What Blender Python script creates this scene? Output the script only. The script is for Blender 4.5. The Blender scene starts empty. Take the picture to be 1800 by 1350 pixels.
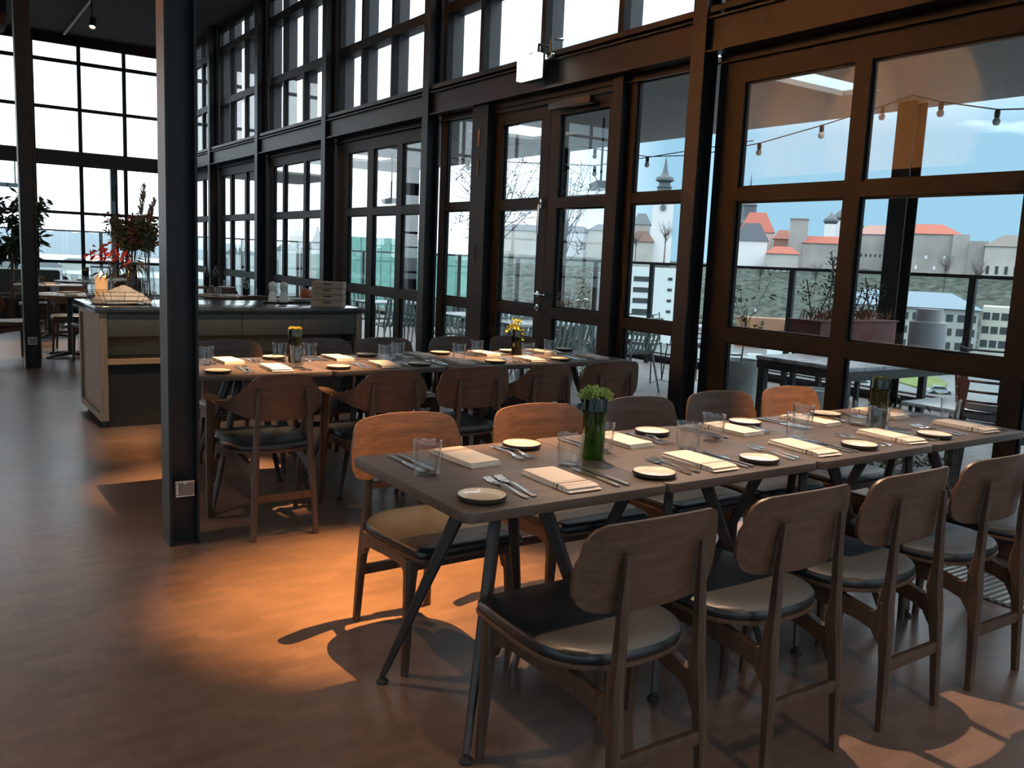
import bpy, bmesh, math, random
from mathutils import Vector, Matrix
R = math.radians
random.seed(7)
C = bpy.context.scene.collection
SC = bpy.context.scene

# ------------------------------------------------------------------ camera
CAMZ = 1.40
FPX, YAW, PITCH, ROLL = 1547.67, .600397, .141394, .0431568
fw = Vector((math.sin(YAW)*math.cos(PITCH), math.cos(YAW)*math.cos(PITCH), -math.sin(PITCH)))
rt0 = Vector((math.cos(YAW), -math.sin(YAW), 0)); up0 = rt0.cross(fw)
rt = math.cos(ROLL)*rt0 + math.sin(ROLL)*up0
up = -math.sin(ROLL)*rt0 + math.cos(ROLL)*up0
cd = bpy.data.cameras.new('camera'); cam = bpy.data.objects.new('camera', cd); C.objects.link(cam)
M = Matrix((rt, up, -fw)).transposed().to_4x4(); M.translation = (0, 0, CAMZ)
cam.matrix_world = M
cd.sensor_fit = 'HORIZONTAL'; cd.sensor_width = 36; cd.lens = FPX/1800*36
cd.clip_start = .05; cd.clip_end = 5000
SC.camera = cam
def ray(px, py):
    return ((px-900)/FPX)*rt - ((py-675)/FPX)*up + fw
def at_z(px, py, z):
    d = ray(px, py); return Vector((0, 0, CAMZ)) + d*((z-CAMZ)/d.z)
def far(px, py, dist):
    "world point in the direction measured in the photo, at a real ground distance (for the town)"
    d = ray(px, py); return Vector((0, 0, CAMZ)) + d*(dist/math.hypot(d.x, d.y))

# ------------------------------------------------------------------ render view
SC.view_settings.view_transform = 'Standard'; SC.view_settings.look = 'None'
SC.view_settings.gamma = 1; SC.view_settings.use_curve_mapping = False
SC.view_settings.exposure = 0.85
SC.cycles.use_denoising = True
SC.cycles.max_bounces = 10; SC.cycles.transparent_max_bounces = 24
SC.cycles.sample_clamp_indirect = 4.0; SC.cycles.caustics_refractive = False; SC.cycles.caustics_reflective = False

# ------------------------------------------------------------------ sky
W = bpy.data.worlds.new('sky'); SC.world = W; W.use_nodes = True
nt = W.node_tree; nt.nodes.clear()
def N(nt, t, **k):
    n = nt.nodes.new(t)
    for a, b in k.items():
        if a.startswith('i_'):
            n.inputs[a[2:].replace('_', ' ')].default_value = b
        else: setattr(n, a, b)
    return n
tc = N(nt, 'ShaderNodeTexCoord'); mp = N(nt, 'ShaderNodeMapping'); mp.inputs['Scale'].default_value = (1, 1, 5.0)
mp.inputs['Location'].default_value = (.35, .1, .2)
nz = N(nt, 'ShaderNodeTexNoise'); nz.inputs['Scale'].default_value = 2.3; nz.inputs['Detail'].default_value = 6; nz.inputs['Roughness'].default_value = .5
cr = N(nt, 'ShaderNodeValToRGB'); cr.color_ramp.elements[0].position = .54; cr.color_ramp.elements[1].position = .78
sx = N(nt, 'ShaderNodeSeparateXYZ')
gl = N(nt, 'ShaderNodeMapRange'); gl.inputs['From Min'].default_value = .72; gl.inputs['From Max'].default_value = .95   # whiter towards +Y
gx = N(nt, 'ShaderNodeMath', operation='MAXIMUM')
mx = N(nt, 'ShaderNodeMix', data_type='RGBA')
mx.inputs['A'].default_value = (.235, .41, .55, 1); mx.inputs['B'].default_value = (1.5, 1.62, 1.76, 1)
bg = N(nt, 'ShaderNodeBackground'); bg.inputs['Strength'].default_value = 1.1
wo = N(nt, 'ShaderNodeOutputWorld')
L = nt.links.new
L(tc.outputs['Generated'], mp.inputs['Vector']); L(mp.outputs['Vector'], nz.inputs['Vector']); L(nz.outputs['Fac'], cr.inputs['Fac'])
L(tc.outputs['Generated'], sx.inputs['Vector']); L(sx.outputs['Y'], gl.inputs['Value'])
gz = N(nt, 'ShaderNodeMapRange'); gz.inputs['From Min'].default_value = .14; gz.inputs['From Max'].default_value = .42
L(sx.outputs['Z'], gz.inputs['Value'])
g2 = N(nt, 'ShaderNodeMath', operation='MAXIMUM')
L(gl.outputs['Result'], g2.inputs[0]); L(gz.outputs['Result'], g2.inputs[1])
L(g2.outputs[0], gx.inputs[0]); L(cr.outputs['Color'], gx.inputs[1]); L(gx.outputs[0], mx.inputs['Factor'])
L(mx.outputs['Result'], bg.inputs['Color']); L(bg.outputs[0], wo.inputs[0])

# ------------------------------------------------------------------ materials
def P(name, col, rough=.5, metal=0, spec=.5, coat=0, emit=None, estr=1, bump=None, var=None, alpha=None, sheen=0, trans=0):
    m = bpy.data.materials.new(name); m.use_nodes = True; t = m.node_tree; b = t.nodes['Principled BSDF']
    b.inputs['Base Color'].default_value = (*col, 1); b.inputs['Roughness'].default_value = rough
    b.inputs['Metallic'].default_value = metal; b.inputs['Specular IOR Level'].default_value = spec
    b.inputs['Coat Weight'].default_value = coat; b.inputs['Sheen Weight'].default_value = sheen
    b.inputs['Transmission Weight'].default_value = trans
    if emit: b.inputs['Emission Color'].default_value = (*emit, 1); b.inputs['Emission Strength'].default_value = estr
    if var:   # (scale, amount, stretch xyz)
        c = N(t, 'ShaderNodeTexCoord'); mp = N(t, 'ShaderNodeMapping'); mp.inputs['Scale'].default_value = var[2] if len(var) > 2 else (1, 1, 1)
        n = N(t, 'ShaderNodeTexNoise'); n.inputs['Scale'].default_value = var[0]; n.inputs['Detail'].default_value = 4
        x = N(t, 'ShaderNodeMix', data_type='RGBA'); a = var[1]
        x.inputs['A'].default_value = (*[v*(1-a) for v in col], 1); x.inputs['B'].default_value = (*[min(1, v*(1+a)) for v in col], 1)
        t.links.new(c.outputs['Object'], mp.inputs['Vector']); t.links.new(mp.outputs[0], n.inputs['Vector'])
        mr = N(t, 'ShaderNodeMapRange'); mr.inputs['From Min'].default_value = .3; mr.inputs['From Max'].default_value = .7
        t.links.new(n.outputs['Fac'], mr.inputs[0]); t.links.new(mr.outputs[0], x.inputs['Factor']); t.links.new(x.outputs['Result'], b.inputs['Base Color'])
        if bump:
            bu = N(t, 'ShaderNodeBump'); bu.inputs['Strength'].default_value = bump; bu.inputs['Distance'].default_value = .003
            t.links.new(n.outputs['Fac'], bu.inputs['Height']); t.links.new(bu.outputs[0], b.inputs['Normal'])
    return m
def wood(name, c1, c2, rough=.45, axis='X', scale=6, spec=.4):
    m = bpy.data.materials.new(name); m.use_nodes = True; t = m.node_tree; b = t.nodes['Principled BSDF']
    c = N(t, 'ShaderNodeTexCoord'); mp = N(t, 'ShaderNodeMapping')
    s = {'X': (1, 12, 12), 'Y': (12, 1, 12), 'Z': (12, 12, 1)}[axis]; mp.inputs['Scale'].default_value = s
    n = N(t, 'ShaderNodeTexNoise'); n.inputs['Scale'].default_value = scale; n.inputs['Detail'].default_value = 6; n.inputs['Distortion'].default_value = .6
    r = N(t, 'ShaderNodeValToRGB'); r.color_ramp.elements[0].position = .3; r.color_ramp.elements[1].position = .72
    r.color_ramp.elements[0].color = (*c1, 1); r.color_ramp.elements[1].color = (*c2, 1)
    bu = N(t, 'ShaderNodeBump'); bu.inputs['Strength'].default_value = .12; bu.inputs['Distance'].default_value = .002
    for a, q in ((c.outputs['Object'], mp.inputs[0]), (mp.outputs[0], n.inputs['Vector']), (n.outputs['Fac'], r.inputs[0]), (r.outputs[0], b.inputs['Base Color']), (n.outputs['Fac'], bu.inputs['Height']), (bu.outputs[0], b.inputs['Normal'])): t.links.new(a, q)
    b.inputs['Roughness'].default_value = rough; b.inputs['Specular IOR Level'].default_value = spec
    return m
def thin_glass(name, tint=(.96, .98, .97), f0=.05, power=5, gain=.95, rough=0.0, body=None, bodyfac=0):
    m = bpy.data.materials.new(name); m.use_nodes = True; t = m.node_tree; t.nodes.clear()
    tr = N(t, 'ShaderNodeBsdfTransparent'); tr.inputs[0].default_value = (*tint, 1)
    gs = N(t, 'ShaderNodeBsdfGlossy'); gs.inputs['Roughness'].default_value = rough
    lw = N(t, 'ShaderNodeLayerWeight'); lw.inputs[0].default_value = .5
    pw = N(t, 'ShaderNodeMath', operation='POWER'); pw.inputs[1].default_value = power
    ml = N(t, 'ShaderNodeMath', operation='MULTIPLY_ADD'); ml.inputs[1].default_value = gain; ml.inputs[2].default_value = f0
    mi = N(t, 'ShaderNodeMixShader'); o = N(t, 'ShaderNodeOutputMaterial')
    t.links.new(lw.outputs['Facing'], pw.inputs[0]); t.links.new(pw.outputs[0], ml.inputs[0]); t.links.new(ml.outputs[0], mi.inputs[0])
    src = tr.outputs[0]
    if body:
        df = N(t, 'ShaderNodeBsdfDiffuse'); df.inputs[0].default_value = (*body, 1); m2 = N(t, 'ShaderNodeMixShader'); m2.inputs[0].default_value = bodyfac
        t.links.new(tr.outputs[0], m2.inputs[1]); t.links.new(df.outputs[0], m2.inputs[2]); src = m2.outputs[0]
    t.links.new(src, mi.inputs[1]); t.links.new(gs.outputs[0], mi.inputs[2]); t.links.new(mi.outputs[0], o.inputs[0])
    return m
def brick_mat(name, c1, c2, mortar, bw, rh, ms=.001, rough=.35, scale=1, off=.5, spec=.5, bump=.1, noise=.15, coord='Object', coat=0, rot=0):
    m = bpy.data.materials.new(name); m.use_nodes = True; t = m.node_tree; b = t.nodes['Principled BSDF']
    c = N(t, 'ShaderNodeTexCoord'); mp = N(t, 'ShaderNodeMapping'); mp.inputs['Rotation'].default_value = (0, 0, rot); br = N(t, 'ShaderNodeTexBrick')
    br.offset = off; br.inputs['Color1'].default_value = (*c1, 1); br.inputs['Color2'].default_value = (*c2, 1); br.inputs['Mortar'].default_value = (*mortar, 1)
    br.inputs['Scale'].default_value = scale; br.inputs['Brick Width'].default_value = bw; br.inputs['Row Height'].default_value = rh; br.inputs['Mortar Size'].default_value = ms
    n = N(t, 'ShaderNodeTexNoise'); n.inputs['Scale'].default_value = 1.3; n.inputs['Detail'].default_value = 8
    mr = N(t, 'ShaderNodeMapRange'); mr.inputs['From Min'].default_value = .25; mr.inputs['From Max'].default_value = .75; mr.inputs['To Min'].default_value = 1-noise; mr.inputs['To Max'].default_value = 1+noise
    x = N(t, 'ShaderNodeMix', data_type='RGBA', blend_type='MULTIPLY'); x.inputs['Factor'].default_value = 1
    for a, q in ((c.outputs[coord], mp.inputs[0]), (mp.outputs[0], br.inputs['Vector']), (mp.outputs[0], n.inputs['Vector']), (n.outputs['Fac'], mr.inputs[0]), (br.outputs['Color'], x.inputs['A']), (mr.outputs[0], x.inputs['B']), (x.outputs['Result'], b.inputs['Base Color'])): t.links.new(a, q)
    r2 = N(t, 'ShaderNodeMapRange'); r2.inputs['To Min'].default_value = rough-.08; r2.inputs['To Max'].default_value = rough+.1
    t.links.new(n.outputs['Fac'], r2.inputs[0]); t.links.new(r2.outputs[0], b.inputs['Roughness'])
    b.inputs['Specular IOR Level'].default_value = spec; b.inputs['Coat Weight'].default_value = coat; b.inputs['Coat Roughness'].default_value = .2
    bu = N(t, 'ShaderNodeBump'); bu.inputs['Strength'].default_value = bump; bu.inputs['Distance'].default_value = .002
    t.links.new(br.outputs['Fac'], bu.inputs['Height']); t.links.new(bu.outputs[0], b.inputs['Normal'])
    return m

M_steel = P('dark_painted_steel', (.020, .0195, .0195), .42, 0, .32, var=(3, .25), bump=.05)
M_frame = P('dark_window_frame', (.012, .0118, .0118), .48, 0, .2)
M_fin = P('grey_fin_paint', (.075, .075, .08), .5)
M_ceil = P('black_ceiling', (.018, .017, .017), .85, var=(2, .2))
M_wall = P('dark_wall', (.055, .04, .032), .8, var=(1.5, .25))
M_floor = brick_mat('end_grain_parquet', (.115, .074, .056), (.160, .104, .080), (.095, .061, .046), .10, .046, .0006, .33, noise=.38, spec=.5, bump=.03, coat=.15, rot=.0)
M_deck = brick_mat('terrace_boards', (.235, .20, .205), (.29, .25, .25), (.10, .085, .085), 3.6, .14, .006, .45, rot=R(90))
M_glass = thin_glass('window_glass', (.95, .975, .965), .085, 5, .65)
M_rail_glass = thin_glass('railing_glass', (.90, .95, .94), .02, 5, .4)
M_chairwood = wood('walnut_ply', (.062, .034, .022), (.118, .066, .043), .42, 'X', 5)
M_legwood = wood('walnut_leg', (.048, .027, .018), (.095, .054, .036), .42, 'Z', 5)
M_leather = P('black_leather', (.013, .0145, .0155), .37, 0, .5, var=(60, .15), bump=.15)
M_table = wood('smoked_oak_top', (.062, .044, .036), (.125, .09, .072), .40, 'X', 3.2, .45)
M_tleg = P('dark_stained_leg', (.028, .019, .016), .45, var=(5, .25, (6, 6, 1)))
M_rubber = P('black_rubber', (.012, .012, .012), .7)
M_linen = None
M_white = P('white_glaze', (.78, .66, .52), .12, coat=.6)
M_platerim = P('dark_clay', (.035, .024, .018), .5)
M_silver = P('steel_cutlery', (.72, .71, .69), .2, 1)
M_hand = P('knife_handle', (.42, .41, .40), .28, 1)
M_tumbler = thin_glass('tumbler_glass', (.98, .985, .98), .06, 2.2, .7)
M_green = thin_glass('green_bottle_glass', (.30, .62, .16), .05, 3, .6, body=(.03, .10, .01), bodyfac=.2)
M_dgreen = thin_glass('dark_bottle_glass', (.08, .11, .03), .04, 3, .35, body=(.012, .018, .008), bodyfac=.75)
M_olive = thin_glass('olive_bottle_glass', (.36, .42, .14), .05, 3, .6, body=(.05, .06, .01), bodyfac=.3)
M_succ = P('succulent_green', (.22, .30, .09), .5, var=(40, .5))
M_yel = P('yellow_blossom', (.75, .62, .03), .6)
M_leaf = P('dark_leaf', (.035, .055, .022), .5, var=(8, .5))
M_leaf2 = P('olive_leaf', (.10, .10, .045), .6, var=(8, .5))
M_rust = P('rust_leaf', (.24, .085, .035), .7, var=(12, .5))
M_red = P('red_leaf', (.75, .07, .04), .5)
M_bark = P('bark', (.10, .085, .075), .85, var=(12, .4))
M_conc = P('grey_concrete', (.35, .38, .37), .7, var=(4, .2))
M_black = P('black_powder_coat', (.015, .016, .018), .45)
M_outchair = P('grey_green_enamel', (.22, .29, .28), .4)
M_outtable = P('pale_laminate', (.62, .70, .74), .3)

# ------------------------------------------------------------------ mesh helpers
class MB:
    def __init__(s): s.bm = bmesh.new(); s.mi = 0
    def face(s, vs):
        try:
            f = s.bm.faces.new(vs); f.material_index = s.mi; return f
        except ValueError: return None
    def grid(s, rows, close_u=False, close_v=False):
        vr = [[s.bm.verts.new(p) for p in r] for r in rows]
        n, m = len(vr), len(vr[0])
        for i in range(n if close_v else n-1):
            for j in range(m if close_u else m-1):
                s.face((vr[i][j], vr[i][(j+1) % m], vr[(i+1) % n][(j+1) % m], vr[(i+1) % n][j]))
        return vr
    def box(s, c, d, bev=0, rot=None):
        q = bmesh.ops.create_cube(s.bm, size=1)['verts']
        for f in {f for v in q for f in v.link_faces}: f.material_index = s.mi
        m = Matrix.Diagonal((*d, 1))
        bmesh.ops.transform(s.bm, matrix=m, verts=q)
        if bev:
            r = bmesh.ops.bevel(s.bm, geom=list({e for v in q for e in v.link_edges}), offset=bev, segments=2, profile=.6, affect='EDGES')
            q = list({v for f in r['faces'] for v in f.verts} | set(x for x in q if x.is_valid))
        m = Matrix.Translation(c) @ (rot.to_4x4() if rot else Matrix())
        bmesh.ops.transform(s.bm, matrix=m, verts=q)
    def bx(s, x0, x1, y0, y1, z0, z1, bev=0):
        s.box(((x0+x1)/2, (y0+y1)/2, (z0+z1)/2), (abs(x1-x0), abs(y1-y0), abs(z1-z0)), bev)
    def loft(s, rings, cap=True):
        vr = s.grid(rings, close_u=True)
        if cap: s.face(list(reversed(vr[0]))); s.face(vr[-1])
    def lathe(s, prof, c=(0, 0, 0), seg=24, cap=False):
        rings = [[(c[0]+r*math.cos(2*math.pi*k/seg), c[1]+r*math.sin(2*math.pi*k/seg), c[2]+z) for k in range(seg)] for r, z in prof]
        s.loft(rings, cap)
    def tube(s, pts, rad, seg=8, cap=True, squash=1):
        pts = [Vector(p) for p in pts]; rings = []; n = len(pts)
        prev = None
        for i, p in enumerate(pts):
            d = (pts[min(i+1, n-1)]-pts[max(i-1, 0)]).normalized()
            a = prev if prev else (Vector((0, 0, 1)) if abs(d.z) < .9 else Vector((1, 0, 0)))
            x = (a - d*a.dot(d)).normalized(); prev = x; y = d.cross(x)
            r = rad[i] if isinstance(rad, (list, tuple)) else rad
            rings.append([p + r*(math.cos(2*math.pi*k/seg)*x*squash + math.sin(2*math.pi*k/seg)*y) for k in range(seg)])
        s.loft(rings, cap)
    def prism(s, poly, fn, t0, t1):
        "poly of 2d points, fn(u,v,t)->3d, extruded from t0 to t1"
        a = [s.bm.verts.new(fn(u, v, t0)) for u, v in poly]; b = [s.bm.verts.new(fn(u, v, t1)) for u, v in poly]
        s.face(list(reversed(a))); s.face(b); n = len(poly)
        for i in range(n): s.face((a[i], a[(i+1) % n], b[(i+1) % n], b[i]))
    def leaf(s, p, d, ln, w, nrm=None, fold=.25):
        d = Vector(d).normalized(); n = Vector(nrm) if nrm else Vector((random.uniform(-1, 1), random.uniform(-1, 1), random.uniform(.2, 1)))
        x = d.cross(n); x = x.normalized() if x.length > 1e-5 else Vector((1, 0, 0)); n = x.cross(d)
        p = Vector(p); a = s.bm.verts.new(p); b = s.bm.verts.new(p+d*ln*.5+x*w*.5+n*w*fold); c = s.bm.verts.new(p+d*ln); e = s.bm.verts.new(p+d*ln*.5-x*w*.5+n*w*fold); g = s.bm.verts.new(p+d*ln*.5)
        s.face((a, b, g)); s.face((b, c, g)); s.face((c, e, g)); s.face((e, a, g))
    def build(s, name, mat, parent=None, smooth=True, loc=None, keep=True):
        bmesh.ops.recalc_face_normals(s.bm, faces=s.bm.faces)
        me = bpy.data.meshes.new(name); s.bm.to_mesh(me); s.bm.free()
        for m in (mat if isinstance(mat, (list, tuple)) else [mat]): me.materials.append(m)
        if smooth:
            me.polygons.foreach_set('use_smooth', [True]*len(me.polygons)); me.set_sharp_from_angle(angle=R(38))
        o = bpy.data.objects.new(name, me); C.objects.link(o)
        if parent: o.parent = parent
        if loc: o.location = loc
        return o
def tag(o, label=None, cat=None, group=None, kind=None):
    for k, v in (('label', label), ('category', cat), ('group', group), ('kind', kind)):
        if v: o[k] = v
    return o
def empty(name, loc=(0, 0, 0), rz=0, label=None, cat=None, group=None):
    o = bpy.data.objects.new(name, None); C.objects.link(o); o.empty_display_size = .05
    o.location = loc; o.rotation_euler = (0, 0, rz); return tag(o, label, cat, group)
KIDS = {}
def copy_tree(o, parent=None):
    c = o.copy(); C.objects.link(c)
    if parent: c.parent = parent
    for ch in list(o.children): copy_tree(ch, c)
    return c
def place(proto, used, loc, rz, label, group=None):
    "first use moves the prototype itself, later uses copy it with its parts"
    o = copy_tree(proto) if used.get(proto.name) else proto
    used[proto.name] = True
    o.location = loc; o.rotation_euler = (0, 0, rz); o['label'] = label
    if group: o['group'] = group
    return o
USED = {}
def S(o): o['kind'] = 'structure'; return o
ORD = ['first', 'second', 'third', 'fourth', 'fifth', 'sixth', 'seventh', 'eighth']
# ------------------------------------------------------------------ lamps (spotlights on a ceiling track, a few added for fill and reflection)
WARM = (1.0, .50, .17); WARM2 = (1.0, .67, .42)
M_lens = P('lamp_lens_glow', (1, .8, .5), .4, emit=(1, .72, .42), estr=9)
def track_spot(pos, aim, watts, size, blend=.6, col=WARM, label='', rad=.03):
    pos = Vector(pos); aim = Vector(aim); d = (aim-pos).normalized()
    t = empty('track_spotlight', pos, label=label, cat='spotlight', group='spotlights on the ceiling tracks')
    q = d.to_track_quat('-Z', 'Y')
    b = MB(); b.lathe([(.0, .16), (.045, .16), (.048, .15), (.048, .0), (.042, .0), (.040, .02), (.0, .03)], seg=20)
    o = b.build('lamp_housing', M_black, t); o.rotation_euler = q.to_euler()
    b = MB(); b.lathe([(0, .014), (.0395, .014), (.0395, .018), (0, .018)], seg=20); o = b.build('lamp_lens', M_lens, t); o.rotation_euler = q.to_euler()
    b = MB(); b.tube([(0, 0, .05), (0, 0, 5.02-pos.z)], .012, 8); b.box((0, 0, 5.03-pos.z), (.04, .18, .04), .004)
    b.build('bracket', M_black, t)
    l = bpy.data.lights.new('spot_beam', 'SPOT'); l.energy = watts; l.color = col; l.spot_size = R(size); l.spot_blend = blend; l.shadow_soft_size = rad
    lo = bpy.data.objects.new('spot_beam', l); C.objects.link(lo); lo.location = pos + d*.03; lo.rotation_euler = q.to_euler()
    return t
KS = .80

track_spot((2.6, 2.72, 4.5), (1.60, 3.20, 0), 3900*KS, 24, 1.0, (1, .46, .13), label='black track spotlight aimed at the first chair behind the near table', rad=.012)
track_spot((2.9, 4.0, 4.5), (1.75, 4.92, .75), 3600*KS, 19, .9, (1, .56, .26), label='black track spotlight aimed at the left half of the far table')
track_spot((4.0, 4.0, 4.5), (3.25, 4.95, .75), 3200*KS, 15, .9, (1, .56, .26), label='black track spotlight aimed at the right half of the far table')
track_spot((3.3, 1.0, 4.5), (3.85, 2.95, .7), 2300*KS, 15, .8, label='black track spotlight aimed at the window end of the near table')
track_spot((2.65, 3.7, 4.5), (2.65, 2.10, .75), 1000*KS, 40, .9, WARM2, 'black track spotlight aimed along the front of the near table')
track_spot((.8, 3.6, 4.5), (1.5, 5.9, .7), 1500*KS, 18, .9, label='black track spotlight aimed between the far table and the counter')
track_spot((1.6, -1.6, 4.5), (2.4, 1.6, .6), 140*KS, 46, .9, WARM2, 'added unseen track spotlight behind the camera, fill for the chair backs')  # added fill lamp, lifts the backs of the front chairs
track_spot((1.2, 5.6, 4.5), (1.9, 7.1, .5), 380*KS, 34, .9, (1, .74, .5), label='black track spotlight aimed at the front of the counter')
track_spot((2.2, 8.4, 4.4), (2.5, 9.9, .75), 1100*KS, 18, .9, label='black track spotlight aimed at the round table behind the counter')
track_spot((.3, 2.4, 4.4), (.75, 4.15, 4.2), 60*KS, 50, .9, WARM, 'black track spotlight grazing the top of the near column', .05)
track_spot((-.6, 4.2, 4.5), (.2, 3.0, 0), 220*KS, 75, 1.0, WARM2, 'black track spotlight over the open floor beside the column')
track_spot((2.4, 15.0, 4.55), (1.6, 13.2, .7), 700*KS, 40, .8, WARM2, 'small black track spotlight glowing near the end wall')
# added warm spots on the unseen bulkhead, feeding the orange reflection in the glass
for k, (y, w) in enumerate(((7.8, 5600), (9.1, 2200), (10.3, 1200))):
    track_spot((-1.6, y, 4.6), (-3.0, y+.1, 4.0), w*KS, 80, 1.0, (1, .58, .24), 'added unseen track spotlight washing the added bulkhead, %s from the entrance' % ORD[k], .05)

# ------------------------------------------------------------------ room shell
b = MB(); b.bx(-7, 4.62, -6, 18.75, -.12, 0); S(b.build('floor', M_floor, smooth=False))
b = MB(); b.bx(-7, 4.62, -6, 18.75, 5.1, 5.3); S(b.build('ceiling', M_ceil, smooth=False))
b = MB(); b.bx(-7.2, -7, 4.0, 18.75, 0, 5.1); S(b.build('wall_left', M_wall, smooth=False))
b = MB(); b.bx(-7, -2.99, 6.3, 11.4, 2.95, 5.1)  # unseen block added so the window glass reflects a warm orange surface
S(b.build('wall_added_bulkhead', wood('added_reflection_oak', (.55, .32, .16), (.74, .48, .26), .5, 'Z', 4), smooth=False))
# ceiling ducts and beams seen upper left
b = MB(); b.bx(-1.2, 1.05, 9.5, 18.6, 4.62, 5.1); b.bx(-1.2, 1.35, 15.6, 16.3, 4.5, 5.0, .05); S(b.build('trim_ceiling_duct', M_ceil))
b = MB()
for y in (4.2, 8.1, 11.1, 14.6): b.bx(-6.9, 2.3, y-.06, y+.06, 4.98, 5.1)
S(b.build('trim_ceiling_beams', M_ceil))
b = MB(); b.bx(2.44, 2.48, 8.5, 18.3, 5.03, 5.06); b.bx(2.68, 2.70, 1.0, 7.6, 5.03, 5.06)
tag(b.build('lighting_track', P('grey_track', (.30, .30, .30), .5)), 'thin grey lighting track running along the black ceiling', 'lighting track')

def hcol(name, x, y, z1, w=.15, d=.14, label=None):
    "rolled H section, flanges facing -X and +X, with the web between"
    b = MB(); t = .011
    b.bx(x, x+t, y-d/2, y+d/2, 0, z1); b.bx(x+w-t, x+w, y-d/2, y+d/2, 0, z1); b.bx(x+t, x+w-t, y-.005, y+.005, 0, z1)
    o = S(b.build(name, M_steel, smooth=False))
    if label: o['label'] = label
    return o
hcol('steel_column', .944, 4.215, 5.1, .137, .145, 'free-standing dark steel column nearest the camera')
hcol('steel_column', .98, 10.82, 5.1, .15, .15, 'free-standing dark steel column at the left edge')
# sockets on the columns
def socket(x, y, z, s, label):
    t = empty('power_socket', (x, y, z), label=label, cat='socket')
    b = MB(); b.box((0, 0, 0), (.085*s, .03, .07*s), .004); b.build('socket_box', P('socket_grey', (.16, .16, .16), .4), t)
    b = MB(); b.box((0, -.016, .034*s), (.085*s, .006, .006), .001); b.box((0, -.016, -.034*s), (.085*s, .006, .006), .001); b.box((-.036*s, -.016, 0), (.007, .006, .05*s)); b.box((0, -.017, .030*s), (.015, .006, .012))
    b.build('socket_trim', P('socket_steel', (.6, .6, .58), .35, .8), t)
socket(1.012, 4.146, .275, 1, 'grey power socket low on the near steel column')
socket(1.055, 10.745, .30, 1.1, 'grey power socket low on the column at the left edge')

GX = 4.57
COLS = [(-3.4, -3.28), (.50, .62), (4.325, 4.45), (8.105, 8.23), (10.79, 10.92), (13.43, 13.56), (15.99, 16.11), (18.5, 18.62)]
for i, (a, c) in enumerate(COLS):
    o = hcol('facade_column', 4.38, (a+c)/2, 5.1, .13, c-a, 'dark steel facade column, %s from the near end' % ORD[i])
ZB = [(.10, .905), (1.0, 1.838), (1.924, 2.60)]      # pane bands
def bars(b, us, zs, U, Z, fn, dep=(.0, .06), bead=True):
    "fn(u0,u1,z0,z1,d0,d1) adds a box; us panes, zs bands, U/Z outer range"
    e = [U[0]] + [v for p in us for v in p] + [U[1]]
    for k in range(0, len(e), 2): fn(b, e[k], e[k+1], Z[0], Z[1], *dep)
    e2 = [Z[0]] + [v for p in zs for v in p] + [Z[1]]
    for (u0, u1) in us:
        for k in range(0, len(e2), 2): fn(b, u0, u1, e2[k], e2[k+1], *dep)
        if bead:
            for (z0, z1) in zs:
                w = .014
                fn(b, u0, u0+w, z0, z1, .02, dep[1]-.018); fn(b, u1-w, u1, z0, z1, .02, dep[1]-.018)
                fn(b, u0+w, u1-w, z0, z0+w, .02, dep[1]-.018); fn(b, u0+w, u1-w, z1-w, z1, .02, dep[1]-.018)
def fx(b, u0, u1, z0, z1, d0, d1): b.bx(GX-.03+d0, GX-.03+d1, u0, u1, z0, z1)
EY = 18.67
def fy(b, u0, u1, z0, z1, d0, d1): b.bx(u0, u1, EY-.03+d0, EY-.03+d1, z0, z1)
wn = [0]
def window(us, zs, U, Z, fn, mat=M_frame, dep=(0, .06), bead=True):
    wn[0] += 1
    b = MB(); bars(b, us, zs, U, Z, fn, dep, bead); o = S(b.build('window_%d' % wn[0], mat, smooth=False))
    b = MB(); m = sum(dep)/2
    for (u0, u1) in us:
        for (z0, z1) in zs: fn(b, u0-.004, u1+.004, z0-.004, z1+.004, m-.003, m+.003)
    b.build('glass_pane', M_glass, o, smooth=False)
    return o
# near bays
window([(-3.15, -2.3), (-2.2, -1.25), (-1.15, -.2), (-.1, .45)], ZB, (-3.28, .5), (0, 2.72), fx)
window([(.75, 1.10), (1.20, 2.155), (2.254, 3.175), (3.285, 4.10)], ZB, (.62, 4.325), (0, 2.72), fx)
# door bay: side light, double door, side light
window([(4.53, 5.148)], [(.10, .905), (.985, 1.853), (1.924, 2.745)], (4.45, 5.23), (0, 2.795), fx)
window([(7.395, 7.99)], [(.10, .905), (.985, 1.853), (1.924, 2.745)], (7.33, 8.105), (0, 2.795), fx)
b = MB(); b.bx(4.47, 4.62, 5.23, 5.345, 0, 2.795); b.bx(4.44, 4.62, 7.06, 7.33, 0, 2.795); b.bx(4.50, 4.62, 5.345, 7.06, 2.70, 2.795)
S(b.build('trim_door_posts', M_frame, smooth=False))
# double door
def leaf(n, y0, y1, g0, g1):
    b = MB(); bars(b, [(g0, g1)], [(.12, .905), (1.0, 1.838), (1.924, 2.60)], (y0, y1), (.01, 2.69), fx, (-.01, .05))
    o = S(b.build('door_%d' % n, M_frame, smooth=False))
    b = MB()
    for z0, z1 in ((.12, .905), (1.0, 1.838), (1.924, 2.60)): fx(b, g0-.004, g1+.004, z0-.004, z1+.004, .016, .022)
    b.build('glass_pane', M_glass, o, smooth=False)
    return o
dr = leaf(1, 5.35, 6.20, 5.44, 6.07); dl = leaf(2, 6.205, 7.055, 6.335, 6.935)
b = MB(); b.tube([(4.53, 6.265, 1.105), (4.485, 6.265, 1.105), (4.478, 6.25, 1.105), (4.478, 6.12, 1.105)], .009, 8); b.lathe([(0, 0), (.026, 0), (.026, .008), (0, .008)], seg=16)
hb = b.build('door_handle', M_silver, dl); 
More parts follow.
